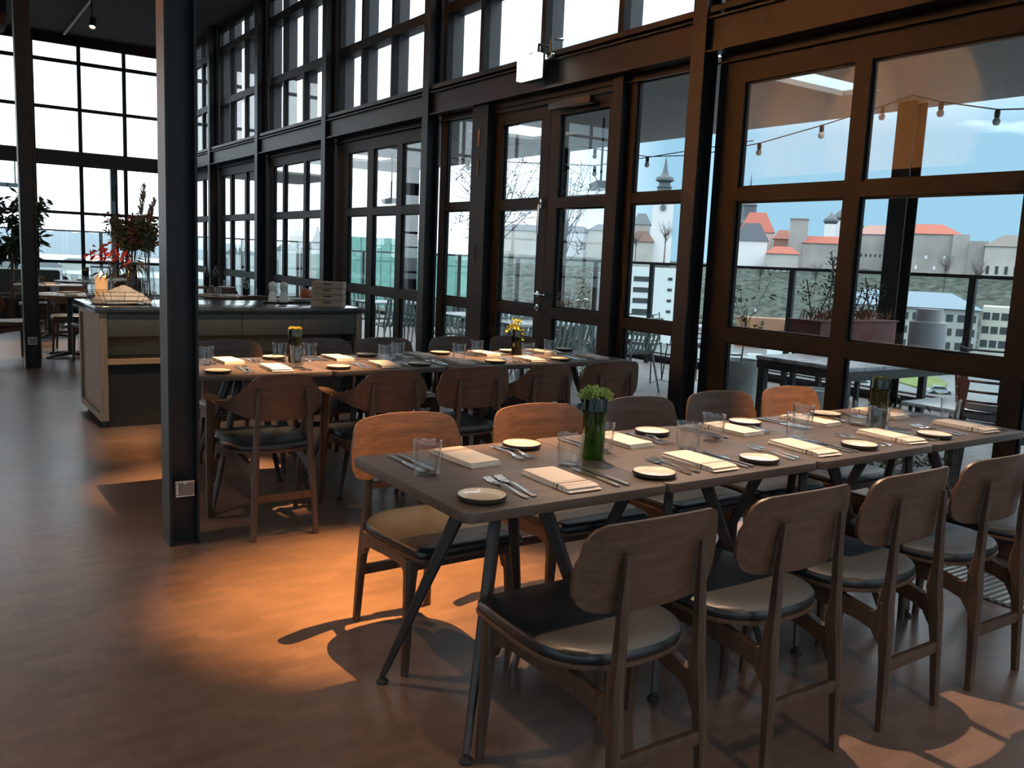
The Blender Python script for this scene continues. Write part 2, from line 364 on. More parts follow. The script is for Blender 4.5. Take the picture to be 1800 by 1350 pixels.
b = MB(); b.box((4.524, 6.265, 1.105), (.012, .05, .05), .005); b.box((4.524, 6.265, .985), (.012, .045, .06), .008); b.tube([(4.52, 6.265, .985), (4.495, 6.265, .985)], .012, 10); b.build('lock_plate', M_silver, dl)
b = MB(); b.tube([(4.53, 6.275, 1.88), (4.50, 6.275, 1.88), (4.495, 6.275, 1.86), (4.495, 6.285, 1.62)], .012, 8); b.box((4.525, 6.275, 1.88), (.02, .03, .08), .004); b.build('bolt_lever', M_silver, dl)
for z in (.3, 1.35, 2.15, 2.42):
    b = MB(); b.tube([(4.437, 7.20, z), (4.437, 7.20, z+.16)], .006, 6); b.build('hinge', M_silver, dl)
b = MB(); b.box((4.46, 5.85, 2.66), (.05, .55, .06), .006); b.build('door_closer', M_black, dr)
# next bays to the left
window([(8.35, 8.96), (9.09, 9.70), (9.86, 10.42)], ZB, (8.23, 10.79), (0, 2.72), fx)
window([(11.05, 11.84), (11.94, 12.69), (12.77, 13.17)], ZB, (10.92, 13.43), (0, 2.72), fx)
window([(13.7, 14.45), (14.55, 15.25), (15.35, 15.8)], ZB, (13.56, 15.99), (0, 2.72), fx)
window([(16.2, 16.95), (17.05, 17.75), (17.85, 18.35)], ZB, (16.11, 18.5), (0, 2.72), fx)
# beam with flanges between the columns, sill ledge, fascia
for i in range(len(COLS)-1):
    a, c = COLS[i][1], COLS[i+1][0]
    b = MB(); b.bx(4.39, 4.50, a, c, 2.795, 2.808); b.bx(4.39, 4.50, a, c, 3.006, 3.019); b.bx(4.425, 4.435, a, c, 2.808, 3.006)
    b.bx(4.40, 4.60, a, c, 3.045, 3.085)
    S(b.build('facade_beam', M_steel, smooth=False))['label'] = 'dark steel beam above the window bay, %s from the near end' % ORD[i]
    b = MB(); b.bx(4.53, 4.62, a, c, 2.795, 3.045)
    if not 4 < a < 5: b.bx(4.54, 4.62, a, c, 2.72, 2.795)
    b.bx(4.50, 4.53, a, c, 2.735, 2.745)
    S(b.build('trim_fascia', M_frame, smooth=False))
# upper windows with deep fins
FINS = [[-2.5, -1.5, -.5], [1.5, 2.45, 3.4], [5.35, 6.36, 7.35], [9.24, 10.04], [11.94, 12.72], [14.5, 15.3], [17.0, 17.75]]
for i in range(len(COLS)-1):
    a, c = COLS[i][1], COLS[i+1][0]; f = FINS[i]
    e = [a] + [v for y in f for v in (y, y+.06)] + [c]; us = [(e[k], e[k+1]) for k in range(0, len(e), 2)]
    us[0] = (a+.07, us[0][1]); us[-1] = (us[-1][0], c-.07)
    window(us, [(3.12, 3.78), (3.886, 4.638), (4.75, 5.0)], (a, c), (3.085, 5.1), fx, M_frame, (0, .07), False)
    b = MB()
    for y in f + [a+.01, c-.07]: b.bx(4.60, 4.735, y+.005, y+.055, 3.05, 5.1)
    b.bx(4.60, 4.735, a, c, 3.80, 3.86); b.bx(4.60, 4.735, a, c, 4.66, 4.74)
    S(b.build('trim_fins', M_fin, smooth=False))
# end wall (glazed)
xs = [2.705-.78*k for k in range(12)] ; xs = sorted(xs + [3.485, 4.265])
def pan(z): 
    e = [-7] + [v for x in xs for v in (x, x+.065)] + [4.56]
    return [(e[k], e[k+1]) for k in range(0, len(e), 2)]
window(pan(0), [(.30, .955), (1.01, 1.87), (1.925, 2.76)], (-7, 4.56), (0, 2.78), fy, M_frame, (0, .06), False)
window(pan(0), [(3.02, 3.765), (3.825, 4.60), (4.665, 4.93)], (-7, 4.56), (3.0, 5.1), fy, M_frame, (0, .06), False)
b = MB(); b.bx(-7, 4.5, EY-.12, EY+.03, 2.78, 3.0); S(b.build('trim_end_beam', M_steel, smooth=False))
# unseen rear wall and part of the left wall, glazing added for more daylight
def fr(b, u0, u1, z0, z1, d0, d1): b.bx(u0, u1, -6.03-d1+.06, -6.03-d0+.06, z0, z1)
def fl(b, u0, u1, z0, z1, d0, d1): b.bx(-7.03-d1+.06, -7.03-d0+.06, u0, u1, z0, z1)
ys = [-5.2+.9*k for k in range(10)]
e_ = [-6] + [v for y in ys for v in (y, y+.065)] + [4.0]; lp = [(e_[k], e_[k+1]) for k in range(0, len(e_), 2)]
for fn_, pn, U_ in ((fr, pan(0), (-7, 4.56)), (fl, lp, (-6, 4.0))):
    window(pn, [(.30, .955), (1.01, 1.87), (1.925, 2.76)], U_, (0, 2.9), fn_, M_frame, (0, .06), False)
    window(pn, [(3.02, 3.765), (3.825, 4.60), (4.665, 4.93)], U_, (2.9, 5.1), fn_, M_frame, (0, .06), False)
# floor convector grille along the glass
b = MB(); b.bx(3.86, 4.19, -3, 18.4, 0, .004); g = tag(b.build('floor_grille', P('grille_dark', (.02, .02, .02), .5), smooth=False), 'long dark floor convector with pale slats along the windows', 'floor grille')
b = MB()
for k in range(560): b.bx(3.87, 4.18, -1+k*.034, -1+k*.034+.016, .004, .012)
tag(b.build('grille_slat', P('grille_alu', (.50, .47, .44), .35, .5), g, smooth=False), kind='stuff')
# illuminated exit sign hung off the beam
t = empty('exit_sign', (4.27, 6.18, 2.955), label='glowing white emergency sign box hanging from the facade beam above the doors', cat='sign')
b = MB(); b.box((0, 0, 0), (.05, .30, .19), .006); b.build('lamp_panel', P('sign_glow', (.9, .95, .9), .5, emit=(.95, 1, .93), estr=3.2), t)
b = MB(); b.box((.055, 0, 0), (.06, .31, .20), .006); b.tube([(.0, -.12, .10), (.0, -.12, .16), (.12, -.12, .16)], .012, 8); b.tube([(.0, .0, .10), (.08, .0, .12)], .012, 8); b.build('sign_housing', M_black, t)
# pipe clamp / sprinkler beside it
b = MB(); b.tube([(4.30, 5.94, 3.02), (4.30, 5.94, 3.14), (4.42, 5.94, 3.16)], .012, 8); b.box((4.30, 5.94, 3.01), (.05, .07, .05), .01); 
tag(b.build('sprinkler_head', M_silver), 'small steel sprinkler head on the beam beside the glowing sign', 'sprinkler')
# ------------------------------------------------------------------ chairs
def lerp(a, b, t): return a+(b-a)*t
def table_at(tab, x):
    for (a, u), (b_, v) in zip(tab, tab[1:]):
        if a <= x <= b_: return lerp(u, v, (x-a)/(b_-a))
    return tab[-1][1] if x > tab[-1][0] else tab[0][1]
def seat_outline(n=40, s=1.0):
    pts = []
    # back half: superellipse, front: trapezoid with round corners
    for k in range(n+1):
        a = math.pi*k/n
        ca, sa = math.cos(a), math.sin(a); e = .82
        pts.append((.232*math.copysign(abs(ca)**e, ca), .03-.205*abs(sa)**e))
    pts = pts[::-1]                      # from -x to +x around the back
    pts += [(.228, .12), (.222, .22), (.214, .285), (.205, .305), (.188, .315), (0, .318), (-.188, .315), (-.205, .305), (-.214, .285), (-.222, .22), (-.228, .12)]
    return pts
def rear_leg(s):
    b = MB()
    tab = [(0, -.262, -.236, .024), (.2, -.255, -.220, .027), (.33, -.250, -.200, .029), (.40, -.242, -.190, .030), (.47, -.238, -.204, .029), (.60, -.232, -.206, .025), (.70, -.232, -.212, .021), (.728, -.230, -.215, .017)]
    rings = []
    for z, y0, y1, w in tab:
        x = s*lerp(.157, .122, z/.73); h = w/2; q = .35
        rings.append([(x-h, y0+(y1-y0)*q*.5, z), (x-h*q, y0, z), (x+h*q, y0, z), (x+h, y0+(y1-y0)*q*.5, z), (x+h, y1-(y1-y0)*q*.5, z), (x+h*q, y1, z), (x-h*q, y1, z), (x-h, y1-(y1-y0)*q*.5, z)])
    b.loft(rings); return b
def front_leg(s, top=.405, xt=.2, yt=.235, xf=.216, yf=.24):
    b = MB(); rings = []
    for z, w in ((0, .024), (.2, .032), (.33, .040), (top-.03, .046), (top, .044)):
        x = s*lerp(xf, xt, z/top); y = lerp(yf, yt, z/top); h = w/2; q = .5
        rings.append([(x-h, y-h*q, z), (x-h*q, y-h, z), (x+h*q, y-h, z), (x+h, y-h*q, z), (x+h, y+h*q, z), (x+h*q, y+h, z), (x-h*q, y+h, z), (x-h, y+h*q, z)])
    b.loft(rings); return b
def rail_side(s):
    b = MB()
    poly = [(.235, .412), (.10, .408), (-.05, .398), (-.13, .378), (-.18, .366), (-.198, .372), (-.206, .40), (-.22, .40), (-.22, .26), (-.205, .28), (-.185, .31), (-.14, .325), (0, .345), (.15, .36), (.20, .345), (.215, .31), (.235, .30)]
    b.prism(poly, lambda y, z, t: (s*(lerp(.197, .144, (.235-y)/.455))+t, y, z), -.012, .012)
    return b
def back_surface(rows, th=.011, curve=.95):
    "rows: (z, halfwidth, y0); curved plywood shell"
    b = MB(); nu = 22; F, G = [], []
    for z, w, y0 in rows:
        rf, rb = [], []
        for k in range(nu+1):
            u = -1+2*k/nu; x = u*w; y = y0 + curve*x*x; zz = z - .30*x*x*(1 if z > .7 else 0)
            rf.append((x, y, zz)); rb.append((x*1.0, y-th, zz))
        F.append(rf); G.append(rb)
    b.grid([f+g[::-1] for f, g in zip(F, G)], close_u=True)
    n = len(F)-1
    for A, B_ in ((F[0], G[0]), (F[n], G[n])): b.grid([A, B_])
    bmesh.ops.remove_doubles(b.bm, verts=b.bm.verts, dist=.0004)
    return b
BACK_ROWS = [(.572, .150, -.194), (.575, .178, -.194), (.584, .203, -.195), (.600, .222, -.196), (.625, .234, -.198), (.66, .236, -.202), (.70, .232, -.206), (.735, .225, -.210), (.768, .218, -.213), (.786, .209, -.216), (.798, .194, -.218), (.805, .168, -.219)]
def chair_common(t):
    o = seat_outline(); cx, cy = 0, .06
    b = MB()
    def ring(s, z): return [(cx+(x-cx)*s, cy+(y-cy)*s, z) for x, y in o]
    b.loft([ring(.97, .407), ring(1.0, .410), ring(1.003, .416), ring(1.0, .421), ring(.99, .422)]); b.build('seat_shell', M_chairwood, t)
    b = MB(); b.loft([ring(.975, .4215), ring(.992, .428), ring(.99, .440), ring(.965, .449), ring(.90, .454), ring(.7, .456), ring(.4, .455), ring(.15, .454)]); b.build('seat_cushion', M_leather, t)
    for s in (-1, 1): rear_leg(s).build('leg', M_legwood, t)
    for s in (-1, 1): rail_side(s).build('side_rail', M_legwood, t)
    b = MB(); b.box((0, -.238, .205), (.30, .020, .038), .004); b.build('stretcher', M_legwood, t)
    b = MB(); b.box((0, .235, .385), (.37, .022, .045), .003); b.build('front_rail', M_legwood, t)
def make_chair():
    t = empty('dining_chair', label='', cat='chair')
    chair_common(t)
    for s in (-1, 1): front_leg(s).build('leg', M_legwood, t)
    back_surface(BACK_ROWS).build('backrest', M_chairwood, t)
    return t
def make_armchair():
    t = empty('dining_armchair', label='', cat='chair')
    chair_common(t)
    for s in (-1, 1): front_leg(s, .655, .255, .115, .232, .235).build('leg', M_legwood, t)
    # sheet wraps round into the arms: (top edge, bottom edge)
    E = [((0, -.220, .803), (0, -.196, .575)), ((.07, -.216, .802), (.07, -.191, .576)), ((.115, -.208, .796), (.115, -.182, .580)), ((.145, -.199, .776), (.155, -.165, .590)), ((.175, -.184, .742), (.195, -.142, .606)),
         ((.203, -.160, .710), (.228, -.108, .622)), ((.226, -.120, .684), (.256, -.060, .636)), ((.240, -.06, .668), (.278, 0, .648)), ((.243, 0, .663), (.292, .05, .656)),
         ((.240, .06, .664), (.298, .09, .660)), ((.242, .12, .665), (.294, .13, .662)), ((.256, .155, .665), (.282, .157, .664))]
    E = [(tuple((-a[0], a[1], a[2])), tuple((-c[0], c[1], c[2]))) for a, c in E[:0:-1]] + E
    b = MB(); F, G = [], []
    for i, (a, c) in enumerate(E):
        a, c = Vector(a), Vector(c); p = E[max(i-1, 0)]; q = E[min(i+1, len(E)-1)]
        tn = (Vector(q[0])+Vector(q[1])-Vector(p[0])-Vector(p[1])).normalized(); nn = tn.cross(c-a).normalized()
        F.append([a.lerp(c, k/8) + nn*.0055 for k in range(9)]); G.append([a.lerp(c, k/8) - nn*.0055 for k in range(9)])
    b.grid([f+g[::-1] for f, g in zip(F, G)], close_u=True)
    for A, B_ in ((F[0], G[0]), (F[-1], G[-1])): b.grid([A, B_])
    bmesh.ops.remove_doubles(b.bm, verts=b.bm.verts, dist=.0004)
    b.build('backrest_with_arms', M_chairwood, t)
    return t
CH = make_chair(); AC = make_armchair()
g1 = 'plain dining chairs'; g2 = 'armchairs at the far long table'
lab = ['nearest chair, its curved back turned to the camera, at the near table', 'second chair from the left on the camera side of the near table',
       'third chair from the left on the camera side of the near table', 'fourth chair from the left on the camera side of the near table', 'chair at the right edge of the picture on the camera side of the near table']
for k, (x, rz) in enumerate(((1.485, .0), (2.045, .0), (2.575, .02), (3.10, .0), (3.64, -.02))):
    place(CH, USED, (x, 1.695, 0), rz, lab[k], g1)
lab = ['chair glowing orange under the spotlight, behind the left corner of the near table', 'reddish lit chair, second from the left behind the near table', 'dim brown chair in the middle behind the near table, right of the tall green bottle',
       'dim grey brown chair, fourth from the left behind the near table', 'bright orange lit chair by the window, last one behind the near table']
for k, (x, rz) in enumerate(((1.52, .03), (2.125, -.02), (2.685, .02), (3.205, -.03), (3.73, .02))):
    place(CH, USED, (x, 2.725, 0), math.pi+rz, lab[k], g1)
place(AC, USED, (1.46, 4.29, 0), .0, 'armchair on the camera side of the far table, nearest the steel column', g2)
place(AC, USED, (2.07, 4.30, 0), -.03, 'armchair on the camera side of the far table, second from the steel column', g2)
place(CH, USED, (2.57, 4.29, 0), .0, 'plain chair between two armchairs on the camera side of the far table', g1)
place(AC, USED, (3.07, 4.30, 0), .02, 'armchair on the camera side of the far table, second from the windows', g2)
place(CH, USED, (3.56, 4.29, 0), .0, 'plain chair at the window end on the camera side of the far table', g1)
lab = ['lit reddish chair between the far table and the counter, beside the steel column', 'chair behind the far table, below the small wooden crates', 'grey brown chair behind the far table, below the right end of the counter',
       'chair behind the far table, fourth from the steel column', 'chair behind the far table, right behind the yellow flowered bottle']
for k, (x, rz) in enumerate(((1.66, .03), (2.27, -.05), (2.76, .02), (3.34, -.02), (3.87, .02))):
    place(CH, USED, (x, 5.48, 0), math.pi+rz, lab[k], g1)

# ------------------------------------------------------------------ tables (four square tables pushed together per row)
def make_table():
    t = empty('dining_table', label='', cat='table')
    b = MB(); h = .3555; r = .028; pts = []
    for cx, cy, a0 in ((h-r, h-r, 0), (-h+r, h-r, 90), (-h+r, -h+r, 180), (h-r, -h+r, 270)):
        for k in range(5): a = R(a0+90*k/4); pts.append((cx+r*math.cos(a), cy+r*math.sin(a)))
    f = lambda s, z: [(x*s, y*s, z) for x, y in pts]
    b.loft([f(.985, .720), f(.997, .722), f(1, .726), f(1, .745), f(.998, .749), f(.993, .75)]); b.build('table_top', M_table, t)
    b = MB(); b.box((0, 0, .712), (.34, .34, .016), .003); b.build('mounting_plate', M_black, t)
    for sx, sy in ((-1, -1), (1, -1), (1, 1), (-1, 1)):
        b = MB(); rings = []
        for z, w, d in ((.03, .024, .020), (.30, .036, .026), (.705, .052, .034)):
            k = (z-.03)/.675; cx = sx*lerp(.272, .070, k); cy = sy*lerp(.265, .070, k); a = math.atan2(sy, sx)
            ux, uy = math.cos(a), math.sin(a); vx, vy = -uy, ux
            rings.append([(cx+ux*p*w/2+vx*q*d/2, cy+uy*p*w/2+vy*q*d/2, z) for p, q in ((-1, -.6), (-.7, -1), (.7, -1), (1, -.6), (1, .6), (.7, 1), (-.7, 1), (-1, .6))])
        b.loft(rings); l = b.build('leg', M_tleg, t)
        b = MB(); b.lathe([(0, 0), (.02, 0), (.021, .006), (.017, .012), (.009, .016), (.009, .032), (0, .032)], (sx*.274, sy*.267, 0), 14); b.build('foot_pad', M_rubber, l)
    return t
TB = make_table(); MOD = .7125
for k in range(4):
    place(TB, USED, (1.143+MOD*(k+.5), 2.2035+(.002 if k % 2 else 0), 0), 0, '%s square dark wood table of the near long row, counted from the left' % ORD[k], 'square tables joined into the near long table')
for k in range(4):
    place(TB, USED, (1.17+.7145*(k+.5), 4.828, 0), 0, '%s square dark wood table of the far long row, counted from the column' % ORD[k], 'square tables joined into the far long table')

# ------------------------------------------------------------------ table settings
def linen():
    m = bpy.data.materials.new('striped_linen'); m.use_nodes = True; t = m.node_tree; b = t.nodes['Principled BSDF']
    c = N(t, 'ShaderNodeTexCoord'); s = N(t, 'ShaderNodeSeparateXYZ'); r = N(t, 'ShaderNodeValToRGB'); mr = N(t, 'ShaderNodeMapRange'); mr.inputs['From Min'].default_value = -.13; mr.inputs['From Max'].default_value = .13
    r.color_ramp.interpolation = 'CONSTANT'; e = r.color_ramp.elements; W1 = (.66, .585, .52, 1); B1 = (.20, .15, .12, 1)
    e[0].position = 0; e[0].color = W1; e[1].position = .155; e[1].color = B1
    for p, cc in ((.165, W1), (.24, B1), (.275, W1), (.32, B1), (.33, W1)):
        q = e.new(p); q.color = cc
    n = N(t, 'ShaderNodeTexNoise'); n.inputs['Scale'].default_value = 400; bu = N(t, 'ShaderNodeBump'); bu.inputs['Strength'].default_value = .2; bu.inputs['Distance'].default_value = .001
    for a, q in ((c.outputs['Object'], s.inputs[0]), (s.outputs['Y'], mr.inputs[0]), (mr.outputs[0], r.inputs[0]), (r.outputs[0], b.inputs['Base Color']), (c.outputs['Object'], n.inputs['Vector']), (n.outputs['Fac'], bu.inputs['Height']), (bu.outputs[0], b.inputs['Normal'])): t.links.new(a, q)
    b.inputs['Roughness'].default_value = .9; return m
M_linen = linen()
def make_plate():
    t = empty('side_plate', label='', cat='plate')
    b = MB(); b.lathe([(0, 0), (.050, 0), (.054, .002), (.0655, .006), (.0675, .010), (.0680, .017), (.0668, .0178), (.0655, .017)], seg=40); b.build('plate_body', M_platerim, t)
    b = MB(); b.lathe([(.0658, .0168), (.0645, .0150), (.0620, .0125), (.050, .0105), (.025, .0098), (.0005, .0096)], seg=40); b.build('glazed_well', M_white, t)
    return t
def make_napkin():
    b = MB()
    def ribbon(y0, y1, z0, z1, h, x0, x1, sk):
        path = [(y1, z0), (y0+.02, z0), (y0+.004, z0+.001), (y0-.001, (z0+z1)/2), (y0+.004, z1-.001), (y0+.02, z1), (y1, z1)]
        rows = []
        for i, (y, z) in enumerate(path):
            p = path[max(i-1, 0)]; q = path[min(i+1, len(path)-1)]; dy, dz = q[0]-p[0], q[1]-p[1]; l = math.hypot(dy, dz) or 1; ny, nz_ = -dz/l*h, dy/l*h
            rows.append([(x0+sk*y, y+ny, z+nz_), (x1+sk*y, y+ny, z+nz_), (x1+.001+sk*y, y, z), (x1+sk*y, y-ny, z-nz_), (x0+sk*y, y-ny, z-nz_), (x0-.001+sk*y, y, z)])
        b.loft(rows)
    ribbon(-.122, .124, .0022, .0068, .0020, -.057, .057, 0); ribbon(-.113, .120, .0108, .0152, .0018, -.055, .056, .02)
    return tag(b.build('folded_napkin', M_linen), '', 'napkin')
def make_fork():
    b = MB(); prof = [(-.105, .004, .013), (-.10, .0045, .016), (-.07, .005, .013), (-.03, .008, .008), (.01, .011, .006), (.035, .008, .0075), (.05, .005, .014), (.06, .0035, .022), (.072, .003, .024)]
    rings = []
    for y, z, w in prof: rings.append([(-w/2, y, z-.0012), (w/2, y, z-.0012), (w/2*.8, y, z+.0014), (-w/2*.8, y, z+.0014)])
    b.loft(rings)
    for k in range(4):
        x = -.0103+k*.00687
        b.loft([[(x-.0017, y, z-.001), (x+.0017, y, z-.001), (x+.0017, y, z+.001), (x-.0017, y, z+.001)] for y, z in ((.070, .003), (.09, .0035), (.11, .006), (.120, .009))])
    return tag(b.build('fork', M_silver), '', 'fork')
def make_knife():
    t = empty('knife', label='', cat='knife')
    b = MB(); b.loft([[(-w/2, y, .0015), (0, y, .0005), (w/2, y, .0015), (w/2, y, .006), (0, y, .0075), (-w/2, y, .006)] for y, w in ((-.118, .006), (-.113, .014), (-.09, .016), (-.05, .014), (-.02, .013), (-.012, .012))]); b.build('handle', M_hand, t)
    b = MB(); b.loft([[(-w*.5, y, .003), (w*.5, y, .0035), (w*.5, y, .0045), (-w*.5, y, .005)] for y, w in ((-.014, .010), (0, .013), (.02, .019), (.06, .021), (.095, .019), (.115, .012), (.122, .004))]); b.build('blade', M_silver, t)
    return t
def make_tumbler():
    b = MB(); b.lathe([(.0005, .0), (.035, 0), (.0375, .003), (.0400, .04), (.0425, .08), (.0445, .1035), (.0440, .105), (.0430, .1035), (.041, .08), (.0385, .04), (.0365, .016), (.030, .010), (.0005, .009)], seg=36)
    return tag(b.build('water_glass', M_tumbler), '', 'glass')
PL, NK, FK, KN, GL = make_plate(), make_napkin(), make_fork(), make_knife(), make_tumbler()
def setting(tabname, side, k, px, nx, fx_, kx, ty, zt, gp, used=USED):
    "tabname near/far; side 0 camera side, 1 window/back side"
    s = 1 if side == 0 else -1; rz = 0 if side == 0 else math.pi
    wh = '%s of %s long table, %s from left' % ('camera side' if side == 0 else 'back side', tabname, ORD[k])
    j = lambda a=.006: random.uniform(-a, a)
    ye, yc = ty
    if px is not None: place(PL, used, (px, ye+s*.10, zt), random.random()*6, 'small cream plate with dark rim, '+wh, 'side plates')
    if nx is not None: place(NK, used, (nx, ye+s*.165+j(), zt), rz+j(.05)-.04*s, 'folded cream napkin with brown stripes, '+wh, 'folded napkins')
    if fx_ is not None:
        place(FK, used, (fx_-s*.020, ye+s*.165+j(), zt), rz+j(.06)-.05, 'outer fork, '+wh, 'dinner forks')
        place(FK, used, (fx_+s*.016, ye+s*.165+j(), zt), rz+j(.05)-.05, 'inner fork, '+wh, 'dinner forks')
    if kx is not None:
        place(KN, used, (kx-s*.018, ye+s*.160+j(), zt), rz+j(.05)+.0, 'inner knife, '+wh, 'table knives')
        place(KN, used, (kx+s*.018, ye+s*.160+j(), zt), rz+j(.05)+.0, 'outer knife, '+wh, 'table knives')
    if gp: place(GL, used, (*gp, zt), 0, 'clear water tumbler, '+wh, 'water tumblers')
Y1 = (1.850, 2.2); Y1b = (2.558, 2.2); zt = .7502
F1 = [1.252, 1.885, 2.37, 2.935, 3.44]; N1 = [1.565, 2.15, 2.69, 3.235, 3.80]
FKX = [1.395, 2.03, 2.53, 3.07, 3.60]; KNX = [1.715, 2.27, 2.83, 3.37, 3.925]
G1 = [(1.721, 2.167), (2.254, 2.173), (2.83, 2.157), (3.307, 2.12), (3.90, 2.147)]
for k in range(5): setting('near', 0, k, F1[k], N1[k], FKX[k], KNX[k], Y1, zt, G1[k])
P1 = [1.735, 2.35, 2.88, 3.42, None]; NB = [1.46, 2.13, 2.71, 3.22, 3.72]; FB = [1.65, 2.27, 2.82, 3.36, 3.86]; KB = [1.27, 1.955, 2.56, 3.06, 3.56]
G1b = [(1.247, 2.251), (1.945, 2.279), (2.481, 2.267), (3.042, 2.292), (3.36, 2.25)]
for k in range(5): setting('near', 1, k, P1[k], NB[k], FB[k], KB[k], Y1b, zt, G1b[k])
Y2 = (4.475, 4.8); Y2b = (5.182, 4.8)
F2 = [1.29, 1.955, 2.465, 3.00, 3.51]; N2 = [1.62, 2.265, 2.77, 3.31, 3.83]
G2 = [(1.80, 4.80), (2.344, 4.795), (2.844, 4.761), (3.335, 4.705), (3.87, 4.776)]
for k in range(5): setting('far', 0, k, F2[k], N2[k], F2[k]+.165, N2[k]+.135, Y2, zt, G2[k])
F2b = [1.76, 2.36, 2.89, 3.44, 3.93]; N2b = [1.47, 2.13, 2.70, 3.19, 3.66]
G2b = [(1.316, 4.90), (1.931, 4.954), (2.488, 4.907), (3.08, 4.927), (3.66, 4.90)]
for k in range(5): setting('far', 1, k, F2b[k], N2b[k], F2b[k]-.145, N2b[k]-.12, Y2b, zt, G2b[k])
place(GL, USED, (1.765, 5.00, zt), 0, 'extra water tumbler left of the yellow topped bottle on the far table', 'water tumblers')
def bottle_vase(loc, glass, plant, label, h=.155, fol=1, foldensity=90):
    t = empty('bottle_vase', loc, label=label, cat='vase')
    b = MB(); b.lathe([(.0005, .0), (.034, 0), (.0385, .006), (.0385, h), (.0375, h), (.0365, .012), (.0005, .010)], seg=28); b.build('bottle_base', glass, t)
    b = MB(); b.lathe([(.0005, .045), (.010, .045), (.012, .07), (.013, .10), (.020, .13), (.033, h-.002), (.0405, h), (.0415, h+.006), (.0415, h+.010), (.0405, h+.013), (.0405, h+.048), (.039, h+.052), (.037, h+.047), (.0005, h+.040)], seg=28); b.build('inverted_neck', M_dgreen, t)
    b = MB(); rnd = random.Random(int(loc[0]*1000)); zt_ = h+.046
    for i in range(foldensity):
        a = rnd.random()*6.28; rr = .036*math.sqrt(rnd.random())*(1+.25*(fol > 1)); th = rnd.uniform(0, 1.45)
        d = (math.cos(a)*math.sin(th), math.sin(a)*math.sin(th), math.cos(th))
        b.leaf((rr*math.cos(a), rr*math.sin(a), zt_-.004+rnd.uniform(0, .012*fol)+(.022*(1-(rr/.046)**2) if fol > 1 else 0)), d, rnd.uniform(.012, .024)*fol, (.012 if fol > 1 else .009)*fol, fold=.3)
    b.build('foliage', plant, t)
    return t
bottle_vase((1.862, 2.225, zt), M_green, M_succ, 'green cut bottle planter with succulents in the middle of the near table', fol=1.1, foldensity=330)
bottle_vase((3.425, 2.20, zt), M_olive, P('moss_green', (.10, .13, .04), .7), 'olive cut bottle planter at the window end of the near table', .160, .55, 220)
bottle_vase((1.822, 4.90, zt), M_dgreen, M_yel, 'dark bottle planter with low yellow blossoms on the far table', .145, .75, 170)
v4 = bottle_vase((3.40, 4.925, zt), M_dgreen, M_yel, 'dark bottle planter with tall trailing yellow flowers on the far table', .12, .6, 60)
b = MB()
for i in range(170):
    u = random.random(); a = random.random()*6.28
    p = (-.01+.03*u*math.cos(a*3)+random.uniform(-.02, .02), random.uniform(-.02, .02), .165+.075*u)
    if i % 4 == 0: q = random.random(); p = (-.04-.045*q, random.uniform(-.01, .01), .185+.02*math.sin(q*3)-.03*q*q)
    if i % 7 == 0: p = (random.uniform(0, .02), -.035, random.uniform(.10, .17))
    b.leaf(p, (random.uniform(-1, 1), random.uniform(-1, 1), random.uniform(-.3, 1)), .018, .012)
b.build('flower_spray', M_yel, v4)
# ------------------------------------------------------------------ service counter
M_oak = wood('pale_oak', (.20, .145, .10), (.29, .215, .15), .5, 'Z', 4)
M_oakx = wood('pale_oak_board', (.30, .18, .10), (.42, .27, .15), .5, 'X', 4)
M_stone = P('dark_polished_stone', (.035, .036, .038), .16, 0, .6, var=(30, .3))
M_front = P('grey_brown_front', (.075, .066, .055), .5, var=(20, .1))
M_dark = P('dark_interior', (.012, .011, .010), .8)
CX0, CX1, CY0, CY1, CZ = 1.135, 3.245, 7.10, 8.055, .872
t = empty('service_counter', (0, 0, 0), label='long oak service counter with dark stone top between steel column and windows', cat='counter')
b = MB(); b.bx(CX0-.03, CX1+.03, CY0-.02, CY1+.03, CZ, CZ+.043, .006); b.build('worktop', M_stone, t)
for x0 in (CX0, CX1-.055):
    b = MB(); x1 = x0+.055
    b.bx(x0, x1, CY0, CY0+.06, .055, CZ); b.bx(x0, x1, CY1-.06, CY1, .055, CZ); b.bx(x0, x1, CY0+.06, CY1-.06, .055, .105); b.bx(x0, x1, CY0+.06, CY1-.06, CZ-.05, CZ)
    b.bx(x0+.018, x1-.015, CY0+.06, CY1-.06, .105, CZ-.05); b.build('side_panel', M_oak, t, smooth=False)
b = MB(); b.bx(CX0+.055, CX1-.055, CY0+.02, CY0+.32, .480, .518); b.build('shelf', M_oakx, t, smooth=False)
b = MB(); b.bx(CX0+.055, CX1-.055, CY0+.32, CY0+.34, .055, CZ); b.build('back_panel', M_oakx, t, smooth=False)
b = MB(); b.bx(CX0+.055, CX1-.055, CY0+.02, CY0+.32, .69, .70); b.build('drawer_deck', M_dark, t, smooth=False)
b = MB(); b.bx(CX0+.045, CX1-.045, CY0+.035, CY1-.05, 0, .07); b.bx(CX0+.056, CX1-.056, CY0+.05, CY0+.06, .07, .478); b.build('plinth', M_dark, t, smooth=False)
b = MB(); b.bx(CX0+.055, CX1-.055, CY1-.05, CY1-.02, .07, CZ); b.build('rear_panel', M_front, t, smooth=False)
xs_ = [CX0+.058, 1.69, 2.197, 2.704, CX1-.058]
for k in range(4):
    b = MB(); b.bx(xs_[k]+.002, xs_[k+1]-.002, CY0+.004, CY0+.024, .692, CZ-.006, .002); b.build('drawer', M_front, t)
TZ = CZ+.0432
def on_top(px, py, z=None): p = at_z(px, py, TZ if z is None else z); return (p.x, p.y, p.z)
